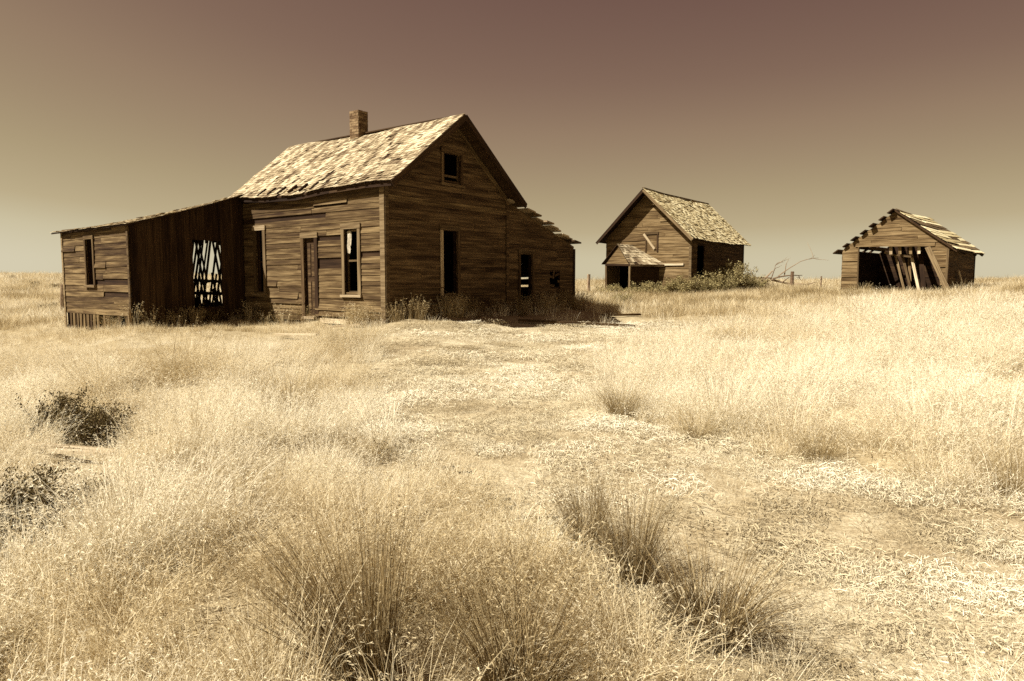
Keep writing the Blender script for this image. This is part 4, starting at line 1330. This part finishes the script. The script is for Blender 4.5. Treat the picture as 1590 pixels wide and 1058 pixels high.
shrub('weed', SH_T, -4.7, 8.6, 1.0, .6, 'thin weed behind the dark sagebrush pair', 'weed', 'low weeds in the near field')
shrub('weed', SH_T, -2.5, 3.75, 1.6, .6, 'small leafy weed right of the shrub at the left edge', 'weed', 'low weeds in the near field')
shrub('weed', SH_T, .0, 4.75, .6, .22, 'tiny dark weed alone at the left edge of the track', 'weed', 'low weeds in the near field')
shrub('weed', SH_T, 2.55, 7.5, .6, .5, 'thin dark weed on the lower right bank', 'weed', 'low weeds in the near field')
# brush round the granary
BR = 'brush around the granary'
for (x, y, rz, sc, ms, lab) in [
    (12.0, 38.2, .3, (2.2, 2.0, 2.1), SH_C, 'pale bushy shrub rising against the right side wall of the granary'),
    (13.3, 39.2, 1.7, (1.9, 1.7, 1.2), SH_C, 'pale low shrub right of the granary below the dead branches'),
    (10.6, 36.2, 3.1, (2.0, 1.6, 1.5), SH_C, 'pale shrub at the front right corner of the granary'),
    (8.6, 35.0, .9, (2.3, 1.7, 1.3), SH_C, 'pale shrub in front of the granary wall below the ledger board'),
    (7.0, 35.6, 2.2, (2.0, 1.4, 1.0), SH_C, 'low pale shrub beside the granary porch post'),
    (5.2, 35.3, 2.9, (1.7, 1.3, .85), SH_C, 'low pale shrub in front of the granary porch opening'),
    (11.1, 35.2, 4.0, (1.6, 1.5, 1.0), SH_B, 'dark brush clump between two pale shrubs by the granary side wall'),
    (13.6, 38.2, 5.0, (1.6, 1.3, .9), SH_B, 'dark brush clump under the dead branches')]:
    shrub('bush', ms, x, y, rz, sc, lab, 'bush', BR)
# sagebrush out on the left plain and the right rise
SG = 'scattered sagebrush on the left plain'
rq = np.random.default_rng(17)
for k in range(26):
    y = rq.uniform(26, 110); x = -y * rq.uniform(.62, .80)
    ms = (SH_A, SH_B)[k % 2]
    shrub('sagebrush', ms, x, y, rq.uniform(0, 6), rq.uniform(.32, .75) * (1 + y / 120), 'small dark sagebrush scattered on the plain left of the farmhouse', 'shrub', SG)
for (x, y, lab) in [(4.0, 25.5, 'low dry bush at the right foot of the lean-to'), (4.6, 29, 'low dry bush between the farmhouse and the granary')]:
    shrub('bush', SH_C, x, y, 1.0, (.9, .8, .5), lab, 'bush')
B5 = bunch_mesh(9, 420, .35, .8, w=.016, rad=.35, lean=.45, curve=.6, mat=M_TAN2)
for k, (x, y, sc, lab) in enumerate([(16.9, 33.7, 1.0, 'pale dry grass mound below the left door post of the machine shed'), (17.9, 32.9, .85, 'pale dry grass mound in front of the middle of the machine shed opening'),
                        (18.7, 32.2, .9, 'pale dry grass mound in front of the fallen boards of the machine shed'),
                        (20.9, 32.3, 1.2, 'tall dry grass mound against the side wall of the machine shed'), (19.7, 31.5, .95, 'dry grass mound at the foot of the slanting brace of the machine shed')]):
    tag(link('grass_mound', B5, None, at(x, y), k * 1.3, sc), lab, 'grass clump', 'dry grass mounds around the machine shed')


# ------------------------------------------------------------------ dead tree, posts, loose boards
def tube_path(pts_, r0, r1, ns=5):
    vs, fs = [], []
    n = len(pts_)
    for i, p in enumerate(pts_):
        d = (pts_[min(i + 1, n - 1)] - pts_[max(i - 1, 0)]).normalized()
        a_ = d.orthogonal().normalized(); b_ = d.cross(a_)
        r_ = r0 + (r1 - r0) * i / (n - 1)
        for k in range(ns):
            q = 2 * math.pi * k / ns
            vs.append(p + a_ * math.cos(q) * r_ + b_ * math.sin(q) * r_)
    for i in range(n - 1):
        for k in range(ns):
            fs.append((i * ns + k, i * ns + (k + 1) % ns, (i + 1) * ns + (k + 1) % ns, (i + 1) * ns + k))
    fs.append(tuple(range(ns))[::-1]); fs.append(tuple((n - 1) * ns + k for k in range(ns)))
    return vs, fs


dx, dy = 15.0, 40.5
dead = empty('dead_tree', at(dx, dy))
tag(dead, 'fallen grey dead tree with bare crooked limbs right of the granary', 'dead tree')
rt_ = random.Random(12)
def limb(name, p0, d, L, r0, depth, parent):
    pts_ = [p0.copy()]; d = d.normalized(); p = p0.copy()
    n = 6
    for k in range(n):
        p = p + d * L / n
        d = (d + Vector((rt_.gauss(0, .16), rt_.gauss(0, .16), rt_.gauss(-.02, .13)))).normalized()
        pts_.append(p.copy())
    vs, fs = tube_path(pts_, r0, r0 * .35)
    o = mesh_obj(name, vs, fs, M_BARK, parent)
    if depth > 0:
        for k in range(3 if depth > 1 else 4):
            i = rt_.randint(2, n)
            dd = (d + Vector((rt_.gauss(0, .7), rt_.gauss(0, .5), rt_.gauss(.1, .5))))
            limb('branch' if depth > 1 else 'twig', pts_[i], dd, L * rt_.uniform(.35, .6), r0 * .5, depth - 1, o if depth > 1 else parent)
    return o
limb('trunk', Vector((-1.2, 0, .1)), Vector((1, .1, .55)), 2.2, .10, 0, dead)
limb('limb', Vector((.2, 0, .75)), Vector((1, .0, .30)), 2.0, .05, 1, dead)
limb('limb', Vector((.1, .05, .70)), Vector((1, .1, -.25)), 2.1, .07, 1, dead)
limb('limb', Vector((.1, .05, .78)), Vector((-1, .1, .06)), 2.4, .045, 1, dead)
limb('limb', Vector((.0, .0, .65)), Vector((-.9, -.1, -.22)), 1.7, .05, 1, dead)
limb('limb', Vector((.5, .0, .9)), Vector((.8, .1, .6)), 2.2, .035, 1, dead)
limb('limb', Vector((.1, .1, .7)), Vector((.25, .1, .6)), 1.5, .035, 1, dead)


def post(x, y, h, r0, label, lean=(0, 0)):
    vs, fs = [], []
    b0 = g1(x, y)
    pts_ = [Vector((lean[0] * t_, lean[1] * t_, -.3 + (h + .3) * t_)) for t_ in (0, .33, .66, 1)]
    vs, fs = tube_path(pts_, r0, r0 * .85, 7)
    vs = [v + Vector((rt_.gauss(0, r0 * .07), rt_.gauss(0, r0 * .07), 0)) for v in vs]
    o = mesh_obj('fence_post', vs, fs, M_BARK)
    o.location = (x, y, b0)
    tag(o, label, 'fence post', 'weathered fence posts')
post(-15.7, 24.2, 1.15, .09, 'leaning grey fence post beside the left end of the farmhouse wing', (.06, 0))
post(4.25, 38.5, 1.15, .10, 'grey fence post between the lean-to and the granary', (0, 0))
post(15.6, 38.8, 1.15, .11, 'thick dark fence post right of the dead tree', (.03, 0))
post(18.0, 40.5, .95, .05, 'thin pale fence stake left of the machine shed', (0, 0))


def loose(label, mat, p0, p1, w, t_, roll=0.0, grp='loose boards lying on the ground'):
    a_ = Vector((p0[0], p0[1], g1(*p0) + p0_z(p0))); b_ = Vector((p1[0], p1[1], g1(*p1) + p0_z(p1)))
    e = (a_ + b_) / 2
    o = beam('loose_board', None, mat, a_, b_, w, t_, Vector((-(b_ - a_).y, (b_ - a_).x, roll)))
    tag(o, label, 'board', grp)
def p0_z(p): return .09
loose('long dark board lying along the edge of the house shadow', M_SIDING, (.17, 17.75), (3.2, 18.15), .16, .06)
loose('grey pole lying behind the long dark board right of the house', M_SHED, (2.7, 20.6), (3.95, 21.4), .12, .06)
loose('pale board lying below the sagebrush pair, upper of two', M_PALE, (-4.3, 5.95), (-3.35, 5.75), .07, .03)
loose('pale board lying below the sagebrush pair, lower of two', M_PALE, (-3.9, 5.75), (-3.3, 5.62), .06, .03)
loose('pale board lying in the grass in front of the house door', M_PALE, (-5.0, 14.7), (-4.0, 14.2), .10, .04)
loose('short pale board near the skirt of the eave wall', M_PALE, (-4.2, 15.6), (-3.3, 15.2), .12, .04)
